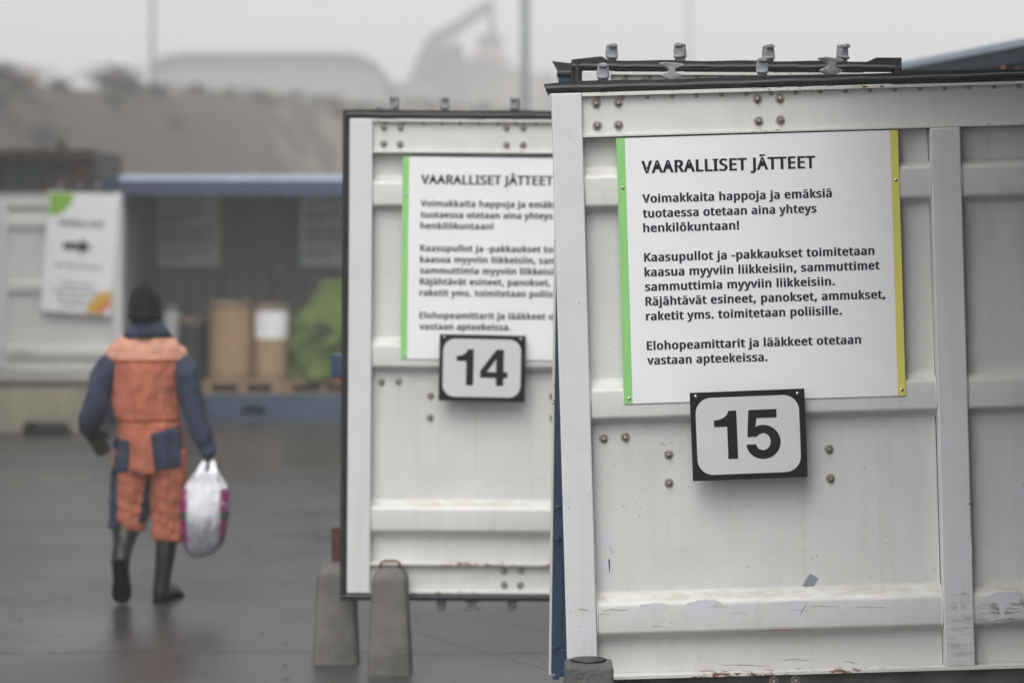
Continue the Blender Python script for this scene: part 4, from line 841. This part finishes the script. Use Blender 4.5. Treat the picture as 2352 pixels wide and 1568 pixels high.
for i in range(70):
    if i < 34: x = -19 + 24 * i / 33 + rd.uniform(-.3, .3); y = crest(x) - rd.uniform(.3, 3); s_ = rd.uniform(.5, .95) * (1.25 if x < -14 else .8)
    else: x = rd.uniform(-22, 5); y = crest(x) - rd.uniform(4, 20); s_ = rd.uniform(.5, 1.1)
    kd = rd.choice([0, 0, 1, 1, 1, 2]) if x > -13 else rd.choice([0, 0, 0, 2])
    me = rd.choice(SHR)
    wh = 'on the crest of the hazy bank' if i < 34 else 'on the slope of the hazy bank'
    o = thing('shrub', kinds[kd] + ' ' + wh + (' at its dark left end' if x < -14 else ' towards the lamp post'), 'shrub', (x, y, bank_z(x, y)), (0, 0, rd.uniform(0, 6)), 'shrubs on the bank', 1)
    o.scale = (s_ * 1.7, s_ * 1.7, s_ * .66)
    share('stem', me[0], o); share('foliage', me[1][kd], o)

# ------------------------------------------------------------------ lamp posts, hall and works in the fog
def post(u, Y, dia, top, label, base=0.0):
    x = at(u, 0, Y).x; z0 = base
    o = thing('lamp_post', label, 'lamp post', (x, Y, z0), group='lamp posts round the yard')
    h = top - z0
    MB().lathe([(dia * .52, -.3), (dia * .52, h * .3), (dia * .46, h)], (0, 0, 0), 'z', 16).build('pole', M['pole'], o, smooth=True)
    MB().lathe([(dia * .9, -.3), (dia * .9, .03), (dia * .7, .05)], (0, 0, 0), 'z', 16).build('base_plate', M['pole'], o)
    MB().tube([(0, 0, h - .02), (.2, 0, h + .12), (1.1, 0, h + .2)], .04, 8).build('arm', M['pole'], o)
    MB().box(1.0, 1.7, -.14, .14, h + .16, h + .27).build('lamp_head', M['grey'], o, .03)
    return o
M['pole'] = mat('galvanised pole', (.19, .21, .215), .6, .2, 3)
post(350, 125, .27, 18, 'thin pale lamp post on the bank in front of the arched hall', bank_z(at(350, 0, 125).x, 125))
post(1206, 58, .225, 14, 'thicker grey lamp post rising behind door 14')
post(1583, 330, .8, 45, 'very faint distant mast above the front door in the fog')

YH = 250.0; k = YH / FPX
hl = thing('hall', 'long grey hall with an arched roof end, faint in the fog', 'building', (0, YH, 0))
def hp(pts, Y): return [at(u, v, Y) for u, v in pts]
sh = [(358, 560), (358, 143), (384, 133), (430, 129), (790, 129), (826, 134), (856, 147), (878, 170), (890, 205), (893, 560)]
MB().prism([(p_.x, p_.z) for p_ in hp(sh, YH)], 0, 60).build('wall', mat('hall cladding', (.19, .195, .20), .8, .12, .3), hl)
rf = [(350, 148), (382, 127), (430, 122), (792, 122), (830, 127), (862, 142), (886, 168), (898, 205), (893, 205), (880, 172), (857, 149), (826, 136), (790, 131.5), (430, 131.5), (385, 136), (354, 152)]
MB().prism([(p_.x, p_.z) for p_ in hp(rf, YH)], -.8, 46).build('roof', mat('hall roof', (.09, .092, .095), .8, .12, .3), hl)

YP = 310.0
wk = thing('industrial_works', 'foggy grey works with domed silo and a sloping conveyor left of the lamp post', 'building', (0, YP, 0))
def slab(name, pts, y0, y1, m): return MB().prism([(p_.x, p_.z) for p_ in hp(pts, YP)], y0, y1).build(name, m, wk)
pg, pd, pb = mat('works grey', (.10, .10, .104), .9, .1, .1), mat('works dark', (.045, .045, .048), .9, .1, .1), mat('works beige', (.21, .18, .155), .9, .1, .1)
slab('conveyor', [(938, 190), (962, 128), (985, 84), (1040, 56), (1122, 2), (1134, 8), (1130, 20), (1052, 74), (1012, 104), (985, 150), (968, 200)], -2, 3, pd)
slab('mast', [(1124, 8), (1134, 8), (1138, 92), (1122, 92)], -1, 1, pd)
slab('tower', [(960, 300), (962, 170), (1010, 108), (1054, 90), (1070, 130), (1070, 300)], 3, 18, pg)
slab('main_building', [(1046, 300), (1050, 158), (1076, 150), (1180, 150), (1250, 168), (1256, 300)], 4, 30, pb)
slab('annex', [(1238, 300), (1240, 158), (1278, 160), (1282, 300)], 8, 30, pg)
slab('low_shed', [(880, 300), (890, 205), (930, 196), (1010, 196), (1012, 300)], -6, 12, pg)
c_ = at(1121, 150, YP); r_ = 50 / FPX * YP
MB().lathe([(r_, -8), (r_, 0), (r_ * .97, r_ * .3), (r_ * .86, r_ * .6), (r_ * .62, r_ * .95), (r_ * .3, r_ * 1.2), (.1, r_ * 1.3)], (c_.x, 8, c_.z), 'z', 28).build('silo_dome', mat('silo rose', (.30, .25, .24), .9, .1, .1), wk)
slab('crane_cabin', [(1095, 100), (1100, 80), (1150, 80), (1155, 104)], 0, 4, pg)
# ------------------------------------------------------------------ the man walking away
PS = 400.0; YPN = FPX / PS; PX0 = (345 - 1176) / PS
def pp(u, v, y=0): return Vector(((u - 345) / PS, y, (1380 - v) / PS))
man = thing('person', 'man in orange and navy work overalls and black beanie walking away with a carrier bag', 'person', (PX0, YPN, 0))
M['skin'] = mat('skin', (.46, .27, .19), .55, .1, 12)
M['orange'] = cloth('orange work cloth', (.50, .168, .100), (.41, .132, .079)); M['orangelit'] = cloth('lit orange cloth', (.62, .33, .235), (.55, .25, .17))
M['navy'] = cloth('navy work cloth', (.055, .066, .108), (.028, .035, .062)); M['wool'] = cloth('black wool', (.012, .014, .014), (.007, .008, .008))
M['boot'] = mat('rubber boot', (.017, .016, .015), .42, .4, 10, bscale=12, bdist=.008, spec=.4); M['sole'] = mat('boot sole', (.003, .003, .003), .95, .3, 20, spec=.05)
M['glove'] = cloth('work glove', (.085, .075, .045), (.035, .032, .022)); M['gloved'] = cloth('dark work glove', (.02, .02, .022))
M['hair'] = mat('brown hair', (.07, .042, .025), .8, .4, 40)
TORSO = [(.74, .0, .190, .135, .0), (.86, .0, .198, .140, .0), (.98, -.005, .192, .138, .0), (1.05, -.018, .178, .130, .005), (1.20, -.028, .183, .132, .01), (1.33, -.026, .212, .135, .015),
         (1.40, -.025, .236, .125, .015), (1.45, -.023, .228, .112, .017), (1.49, -.022, .190, .098, .018), (1.53, -.02, .142, .086, .02), (1.56, -.02, .080, .070, .022)]
def torso(mb, g, z0=0, z1=9, k=28):
    r = [s for s in TORSO if z0 <= s[0] <= z1]
    mb.tube([(s[1], s[4], s[0]) for s in r], [(s[2] + g, s[3] + g) for s in r], k, (1, 0, 0))
LL = [(-.105, .0, .86), (-.113, .03, .66), (-.125, .05, .50)]; RL = [(.105, .0, .86), (.108, .02, .64), (.100, .02, .48)]
LA = [(-.215, .015, 1.375), (-.268, -.01, 1.28), (-.325, -.05, 1.08), (-.355, .05, 1.00), (-.362, .14, .955)]
RA = [(.165, .015, 1.375), (.212, .0, 1.28), (.252, -.02, 1.10), (.300, -.01, .95), (.338, -.02, .845)]
def fingers(mb, base, d, side, r, curl, lens):
    d = Vector(d).normalized(); side = Vector(side).normalized(); nrm = d.cross(side)
    for i, L in enumerate(lens):
        p = Vector(base) + side * (i - 1.5) * .0225; pts = [p]; a = 0
        for s in (.42, .33, .25):
            a += curl; p = p + (d * math.cos(a) + nrm * math.sin(a)) * L * s; pts.append(p)
        mb.tube(pts, [r, r, r * .95, r * .8], 8)
def hands(mb, g=0):
    w_ = Vector(LA[-1]); e = pp(222, 1038, .20); d = (e - w_).normalized(); sd = Vector((.75, -.1, .5))
    mb.tube([w_, w_ + d * .05, w_ + d * .095], [(.030 + g, .020 + g), (.042 + g, .020 + g), (.040 + g, .018 + g)], 12, sd)
    fingers(mb, w_ + d * .088, d, sd, .0095 + g * .6, .22, (.062, .074, .080, .070))
    t0 = w_ + d * .03 + sd.normalized() * .035
    mb.tube([t0, t0 + Vector((.034, 0, -.002)), t0 + Vector((.052, .0, -.028))], [.014 + g * .6, .012 + g * .6, .010 + g * .6], 8)
    w2 = Vector(RA[-1]); d2 = Vector((.03, .0, -1)).normalized(); s2 = Vector((.1, 1, 0))
    mb.tube([w2, w2 + d2 * .045, w2 + d2 * .075], [(.028 + g, .020 + g), (.040 + g, .021 + g), (.040 + g, .020 + g)], 12, s2)
    fingers(mb, w2 + d2 * .070, d2, s2, .0095 + g * .6, .95, (.066, .078, .082, .070))
    t1 = w2 + d2 * .03 + Vector((0, .04, 0)); mb.tube([t1, t1 + Vector((-.02, .012, -.035)), t1 + Vector((-.03, -.01, -.055))], [.013 + g * .6, .012 + g * .6, .010 + g * .6], 8)
# body, one surface
b = MB(); torso(b, -.022)
b.tube([(-.02, .02, 1.52), (-.024, .022, 1.60), (-.03, .025, 1.66)], [.056, .052, .055], 14)
b.tube([(-.032, .03, 1.595), (-.032, .035, 1.625), (-.032, .034, 1.68), (-.032, .03, 1.735), (-.032, .025, 1.775), (-.032, .02, 1.798)], [(.05, .055), (.066, .085), (.076, .098), (.078, .1), (.06, .08), (.02, .03)], 18, (1, 0, 0))
b.tube([(-.032, .125, 1.70), (-.032, .145, 1.672), (-.032, .128, 1.660)], [.010, .014, .010], 8)
for s in (-1, 1):
    b.tube([(-.032 + s * .074, .02, 1.72), (-.032 + s * .083, .016, 1.70), (-.032 + s * .076, .022, 1.665)], [(.008, .016), (.009, .022), (.007, .012)], 8, (0, 0, 1))
b.tube(LL + [(-.135, -.03, .38), (-.14, -.15, .25)], [.082, .068, .052, .045, .035], 14); b.tube(RL + [(.09, .0, .30), (.075, -.01, .10)], [.082, .066, .052, .046, .036], 14)
b.tube([(-.14, -.17, .25), (-.14, -.14, .14), (-.14, -.10, .04)], [(.036, .028), (.042, .022), (.036, .015)], 12, (1, 0, 0)); b.tube([(.06, -.05, .06), (.085, .06, .05), (.115, .14, .03)], [.036, .036, .026], 12)
b.tube(LA, [.055, .050, .043, .040, .028], 14); b.tube(RA, [.055, .050, .043, .038, .027], 14); hands(b)
body = remesh(b.build('body', M['skin'], man), .0075, 3)
hr = MB(); hr.tube([(-.032, .012, 1.60), (-.032, .012, 1.63), (-.032, .014, 1.70)], [(.058, .072), (.073, .09), (.082, .104)], 18, (1, 0, 0)); hr.build('hair', M['hair'], man, smooth=True)
# overalls
def folds(o, amp, sc_, st=(1, 1, 1)):
    for v in o.data.vertices:
        p_ = Vector((v.co.x * st[0], v.co.y * st[1], v.co.z * st[2])) * sc_
        v.co += v.normal * amp * (mnoise.noise(p_) + .5 * mnoise.noise(p_ * 2.3 + Vector((3, 1, 7))))
c = MB(); torso(c, 0, 0, 1.54)
c.tube(LL + [(-.14, .045, .405)], [.114, .118, .112, .104], 20); c.tube(RL + [(.10, .02, .345)], [.112, .108, .098, .088], 20)
ov = remesh(c.build('overalls', [M['orange'], M['orangelit'], M['navy']], man), .010, 8)
ov.data.materials.clear(); [ov.data.materials.append(m_) for m_ in (M['orange'], M['orangelit'], M['navy'])]
folds(ov, .022, 7, (1.6, 1, .30)); folds(ov, .009, 15, (1.3, 1, .5)); folds(ov, .003, 30)
for v in ov.data.vertices:            # cloth gathered at the knees and creased across the seat
    z = v.co.z
    if z < .62: v.co += v.normal * .0022 * math.sin(z * 80 + v.co.x * 30 + 3 * mnoise.noise(v.co * 9))
    if .99 < z < 1.045: v.co += v.normal * -.006
for p_ in ov.data.polygons:
    x, y, z = p_.center; p_.use_smooth = True
    if z > 1.385 and True: p_.material_index = 1  # paler yoke, with the light on top of the shoulders painted in
    if z < .78 and ((x < -.18 and y > -.06) or (-.06 < x < .0 and z > .45 and y > -.05)): p_.material_index = 2
# yoke seam, waistband seams, pockets, following the back of the cloth
from mathutils.bvhtree import BVHTree
bv = BVHTree.FromPolygons([v.co for v in ov.data.vertices], [tuple(p_.vertices) for p_ in ov.data.polygons])
def onback(x, z, off=.004):
    h = bv.ray_cast(Vector((x, -1.0, z)), Vector((0, 1, 0))); return Vector((x, (h[0].y if h[0] else -.1) - off, z))
def seam(name, x0, x1, z0, z1, r, m, n=24): MB().tube([onback(x0 + (x1 - x0) * i / n, z0 + (z1 - z0) * i / n, .001) for i in range(n + 1)], r, 6).build(name, m, ov, smooth=True)
M['seam'] = cloth('deep orange seam', (.42, .085, .035))
seam('yoke_seam', -.22, .16, 1.385, 1.385, .006, M['seam']); seam('waist_seam', -.19, .165, 1.045, 1.05, .004, M['seam']); seam('waist_seam', -.19, .175, .995, 1.0, .004, M['seam'])
def patch(name, quad, m, parent, n=12, off=.006):
    a, b_, c_, d_ = [Vector((*q, 0)) for q in quad]; mb = MB(); vs = []
    for k_ in range(2):
        for j in range(n + 1):
            for i in range(n + 1):
                q = (a * (1 - i / n) + b_ * (i / n)) * (1 - j / n) + (d_ * (1 - i / n) + c_ * (i / n)) * (j / n)
                vs.append(onback(q.x, q.y, off if k_ == 0 else -.004))
    N1 = (n + 1) ** 2; fs = []
    for k_ in range(2):
        for j in range(n):
            for i in range(n): f = [k_ * N1 + j * (n + 1) + i, k_ * N1 + j * (n + 1) + i + 1, k_ * N1 + (j + 1) * (n + 1) + i + 1, k_ * N1 + (j + 1) * (n + 1) + i]; fs.append(f)
    ring = [i for i in range(n)] + [j * (n + 1) + n for j in range(n)] + [n * (n + 1) + n - i for i in range(n)] + [(n - j) * (n + 1) for j in range(n)]
    fs += [(ring[i], ring[(i + 1) % len(ring)], ring[(i + 1) % len(ring)] + N1, ring[i] + N1) for i in range(len(ring))]
    return mb.add(vs, fs).build(name, m, parent, smooth=True)
def Z(v): return (1380 - v) / PS
def X(u): return (u - 345) / PS
patch('pocket', [(X(268), Z(1003)), (X(305), Z(1008)), (X(302), Z(1078)), (X(262), Z(1084))], M['navy'], ov)
patch('pocket', [(X(354), Z(992)), (X(416), Z(972)), (X(420), Z(1068)), (X(363), Z(1077))], M['navy'], ov)
cl_ = MB(); cl_.tube([(-.02, .015, 1.515), (-.02, .015, 1.555), (-.024, .02, 1.60), (-.026, .02, 1.625)], [(.150, .100), (.122, .092), (.092, .086), (.084, .082)], 24, (1, 0, 0)); cl_.build('collar', M['navy'], ov, smooth=True)
for path, rad, side in ((LA, [(.080, .082), (.074, .076), (.076, .074), (.064, .066), (.044, .044)], -1), (RA, [(.078, .082), (.070, .074), (.067, .070), (.060, .062), (.042, .042)], 1)):
    s = MB(); P = [Vector(p_) for p_ in path]
    fine, fr = [], []
    for i in range(len(P) - 1):
        for j in range(4):
            q = j / 4; fine.append(P[i].lerp(P[i + 1], q)); fr.append(tuple(rad[i][k_] * (1 - q) + rad[i + 1][k_] * q for k_ in (0, 1)))
    fine.append(P[-1]); fr.append(rad[-1])
    a0 = P[0] - (P[1] - P[0]).normalized() * .05
    s.tube([a0] + fine, [(.025, .03)] + fr, 20, (0, 1, 0))
    o = s.build('sleeve', M['navy'], man, smooth=True); su = o.modifiers.new('sub', 'SUBSURF'); su.levels = su.render_levels = 1
    folds(o, .018, 9, (1, 1, 1.3)); folds(o, .010, 19)
    MB().tube([P[-1] - (P[-1] - P[-2]).normalized() * .03, P[-1] + (P[-1] - P[-2]).normalized() * .012], [rad[-1][0] + .004, rad[-1][0] + .001], 16).build('cuff', M['navy'], o, smooth=True)
# gloves, beanie, boots
class _H(MB): pass
g = MB(); hands(g, .006); gl_ = remesh(g.build('gloves', M['glove'], man), .0055, 2); gl_.name = 'glove_pair'
me = gl_.data                         # one glove per hand
for nm, keep, m_ in (('glove', -1, M['glove']), ('glove', 1, M['gloved'])):
    bm = bmesh.new(); bm.from_mesh(me); bmesh.ops.delete(bm, geom=[v for v in bm.verts if v.co.x * keep < 0], context='VERTS')
    m2 = bpy.data.meshes.new('glove'); bm.to_mesh(m2); bm.free(); m2.materials.clear(); m2.materials.append(m_)
    share(nm, m2, man)
bpy.data.objects.remove(gl_)
h = MB(); h.tube([(-.032, .016, 1.615), (-.032, .015, 1.64), (-.032, .015, 1.70), (-.032, .015, 1.75), (-.031, .017, 1.785), (-.028, .017, 1.81), (-.024, .015, 1.825), (-.022, .014, 1.838)],
    [(.090, .106), (.096, .112), (.095, .112), (.091, .107), (.074, .088), (.046, .056), (.022, .026), (.007, .007)], 24, (1, 0, 0))
hb_ = h.build('beanie', M['wool'], man, smooth=True); hb_.modifiers.new('s', 'SUBSURF').levels = 1; folds(hb_, .003, 30)
h2 = MB(); h2.tube([(-.032, .016, 1.618), (-.032, .016, 1.66)], [(.097, .113), (.0975, .114)], 28, (1, 0, 0)); h2.build('turn_up', M['wool'], hb_, smooth=True)
bl = MB()                              # lifted left boot, sole towards the camera
bl.tube([(-.14, .035, .455), (-.140, .01, .40), (-.144, -.05, .335), (-.146, -.125, .275), (-.145, -.17, .235)], [(.083, .080), (.076, .076), (.060, .062), (.055, .055), (.053, .05)], 20, (1, 0, 0))
bl.tube([(-.145, -.165, .262), (-.143, -.165, .225), (-.141, -.142, .15), (-.140, -.120, .08), (-.139, -.098, .03), (-.139, -.085, .012)], [(.030, .03), (.047, .04), (.050, .036), (.055, .034), (.046, .028), (.024, .014)], 20, (1, 0, 0))
bo = remesh(bl.build('boot', M['boot'], man), .008, 4)
sl2 = MB(); zz = [.256, .24, .21, .17, .13, .09, .055, .028, .010]; ww = [.022, .036, .042, .040, .044, .052, .053, .044, .022]
vs = [(-.1415 + s_ * w_, -.2035 + (.256 - z) * .36 - .004 * d_, z) for d_ in (0, 1) for z, w_ in zip(zz, ww) for s_ in (-1, 1)]
n = len(zz); fs = []
for d_ in (0, 1): fs += [tuple(d_ * 2 * n + q for q in (2 * i, 2 * i + 1, 2 * i + 3, 2 * i + 2)) for i in range(n - 1)]
fs += [(2 * i + s_, 2 * i + 2 + s_, 2 * n + 2 * i + 2 + s_, 2 * n + 2 * i + s_) for i in range(n - 1) for s_ in (0, 1)] + [(0, 1, 2 * n + 1, 2 * n), (2 * n - 2, 2 * n - 1, 4 * n - 1, 4 * n - 2)]
vs = [(x, y - (0.0 if i < 2 * n else .018), z) for i, (x, y, z) in enumerate(vs)]
sl2.add(vs, fs).build('sole', M['sole'], bo)
for i in range(7): MB().box(-.178 + .002 * i, -.105, -.222 + (.256 - (.23 - .032 * i)) * .36 - .008, -.222 + (.256 - (.23 - .032 * i)) * .36 + .004, .222 - .032 * i, .236 - .032 * i).build('tread', M['sole'], bo)
br_ = MB()
br_.tube([(.10, .02, .40), (.094, .015, .36), (.088, .0, .28), (.078, -.008, .18), (.068, -.012, .10), (.064, -.012, .03)], [(.066, .066), (.064, .064), (.057, .06), (.051, .056), (.048, .052), (.05, .055)], 20, (1, 0, 0))
br_.tube([(.052, -.062, .045), (.066, -.02, .055), (.094, .06, .05), (.122, .135, .038), (.138, .175, .028)], [(.030, .03), (.045, .05), (.044, .042), (.042, .034), (.022, .022)], 18, (0, 0, 1))
b2o = remesh(br_.build('boot', M['boot'], man), .008, 4)
so2 = MB(); path = [(.048, -.075), (.056, -.04), (.070, .0), (.092, .06), (.115, .12), (.138, .17), (.146, .19)]; ww = [.026, .044, .044, .041, .049, .040, .018]
dx = Vector((.45, 1)).normalized(); nn = Vector((dx.y, -dx.x))
vs = [((x + s_ * w_ * nn.x), (y + s_ * w_ * nn.y), z) for z in (.002, .026) for (x, y), w_ in zip(path, ww) for s_ in (-1, 1)]
n = 7; fs = []
for d_ in (0, 1): fs += [tuple(d_ * 2 * n + q for q in (2 * i, 2 * i + 1, 2 * i + 3, 2 * i + 2)) for i in range(n - 1)]
fs += [(2 * i + s_, 2 * i + 2 + s_, 2 * n + 2 * i + 2 + s_, 2 * n + 2 * i + s_) for i in range(n - 1) for s_ in (0, 1)] + [(0, 1, 2 * n + 1, 2 * n), (2 * n - 2, 2 * n - 1, 4 * n - 1, 4 * n - 2)]
so2.add(vs, fs).build('sole', M['sole'], b2o)
MB().tube([(-.205, .03, .425), (-.225, .02, .41)], [.014, .008], 8).build('boot_strap', M['boot'], bo)
MB().tube([(-.195, .02, .745), (-.222, .01, .735), (-.232, .0, .728)], [.02, .014, .006], 8).build('tool_loop', M['navy'], ov)

# ------------------------------------------------------------------ carrier bag in his right hand
def bag_mat():
    m, t, bs = new_mat('printed carrier bag'); v = coords(t)
    sx = t.nodes.new('ShaderNodeSeparateXYZ'); t.links.new(v, sx.inputs[0]); x, y, z = sx.outputs
    wht = mix(t, ramp(t, noise(t, coords(t, (40, 40, 4)), 1.0, 4), .35, .7), (.78, .79, .82), (.58, .60, .64))
    low = ramp(t, mth(t, 'ADD', z, mth(t, 'MULTIPLY', noise(t, v, 16, 3), .10)), .22, .31, (1, 1, 1), (0, 0, 0))       # grey load seen through the film
    wht = mix(t, mth(t, 'MULTIPLY', low, .85), wht, mix(t, noise(t, v, 22, 3), (.07, .075, .085), (.36, .38, .41)))
    mag = mix(t, ramp(t, noise(t, coords(t, (30, 30, 12)), 1.0, 2), .60, .66), (.25, .012, .12), (.62, .42, .52))
    grn = mth(t, 'MULTIPLY', ramp(t, z, .222, .226), ramp(t, z, .262, .266, (1, 1, 1), (0, 0, 0)))
    side = mix(t, grn, mag, (.04, .11, .06))
    ax = mth(t, 'ABSOLUTE', mth(t, 'SUBTRACT', x, .005))
    k_ = mth(t, 'MULTIPLY', ramp(t, ax, .088, .096), ramp(t, z, .385, .40, (1, 1, 1), (0, 0, 0)))
    t.links.new(mix(t, k_, wht, side), bs.inputs['Base Color']); bs.inputs['Roughness'].default_value = .3
    bs.inputs['Subsurface Weight'].default_value = .15; bs.inputs['Subsurface Radius'].default_value = (.02, .02, .02)
    bump(t, bs, mth(t, 'ADD', noise(t, coords(t, (34, 34, 5)), 1.0, 4), mth(t, 'MULTIPLY', noise(t, v, 26, 4, .7), .8)), .022, 1)
    return m
BX, BY, BZ = .322, -.10, .265
bag = thing('carrier_bag', "bulging white plastic carrier bag with magenta sides hanging from the man's right hand", 'bag', (PX0 + BX, YPN + BY, BZ))
secs = [(0, .024, .025, -.03), (.015, .062, .05, -.022), (.05, .102, .078, -.006), (.12, .128, .10, .0), (.20, .139, .108, -.004), (.28, .140, .102, .0), (.35, .137, .080, .004), (.395, .128, .052, .007), (.42, .112, .040, .010), (.45, .088, .034, .014), (.49, .064, .028, .018)]
K = 40; vs = []
for i, (z, a_, b_, cx) in enumerate(secs):
    for j in range(K):
        q = 2 * math.pi * j / K; pl = 1 + .08 * mnoise.noise(Vector((math.cos(q) * 2, math.sin(q) * 2, z * 9))) + .05 * mnoise.noise(Vector((math.cos(q) * 6, math.sin(q) * 6, z * 14))) + .05 * math.sin(q * 9 + z * 5) * (z / .4) ** 1.5
        vs.append((cx + a_ * pl * math.cos(q), b_ * pl * math.sin(q), z + .012 * math.sin(q * 3) * (1 if i > 1 else 0)))
bgm = MB().add(vs, [(i * K + j, i * K + (j + 1) % K, (i + 1) * K + (j + 1) % K, (i + 1) * K + j) for i in range(len(secs) - 1) for j in range(K)] + [tuple(range(K - 1, -1, -1)), tuple(range((len(secs) - 1) * K, len(secs) * K))])
M['bag'] = bag_mat()
bo_ = bgm.build('sack', M['bag'], bag, smooth=True); bo_.modifiers.new('s', 'SUBSURF').levels = 1
M['film'] = mat('white film', (.74, .75, .78), .3, .15, 30, bscale=60, bdist=.004)
for ys, xs_ in ((-.045, 0), (.04, .004)):     # two handle loops gathered into the fist
    for sx_, tw in ((-1, .020), (1, .024)):
        MB().tube([(.014 + sx_ * .045, ys * .5, .44), (.017 + sx_ * .036, ys * .5 + .015, .485), (.019 + sx_ * .028, ys * .4 + .03, .52), (.02 + sx_ * .018, .06, .55)],
                  [(.006, .036), (.006, .026), (.005, .020), (.004, .014)], 12, (0, 1, 0)).build('handle', M['film'], bag, smooth=True)
# ------------------------------------------------------------------ fog
hz, t, bs = new_mat('fog air')
t.nodes.remove(bs); pv = t.nodes.new('ShaderNodeVolumePrincipled')
pv.inputs['Density'].default_value = .0029; pv.inputs['Color'].default_value = (.97, .97, .965, 1); pv.inputs['Anisotropy'].default_value = .0
t.links.new(pv.outputs[0], t.nodes['Material Output'].inputs['Volume'])
HZ = MB().box(-420, 420, -60, 720, -1, 66).build('haze', hz); tag(HZ, kind='stuff')
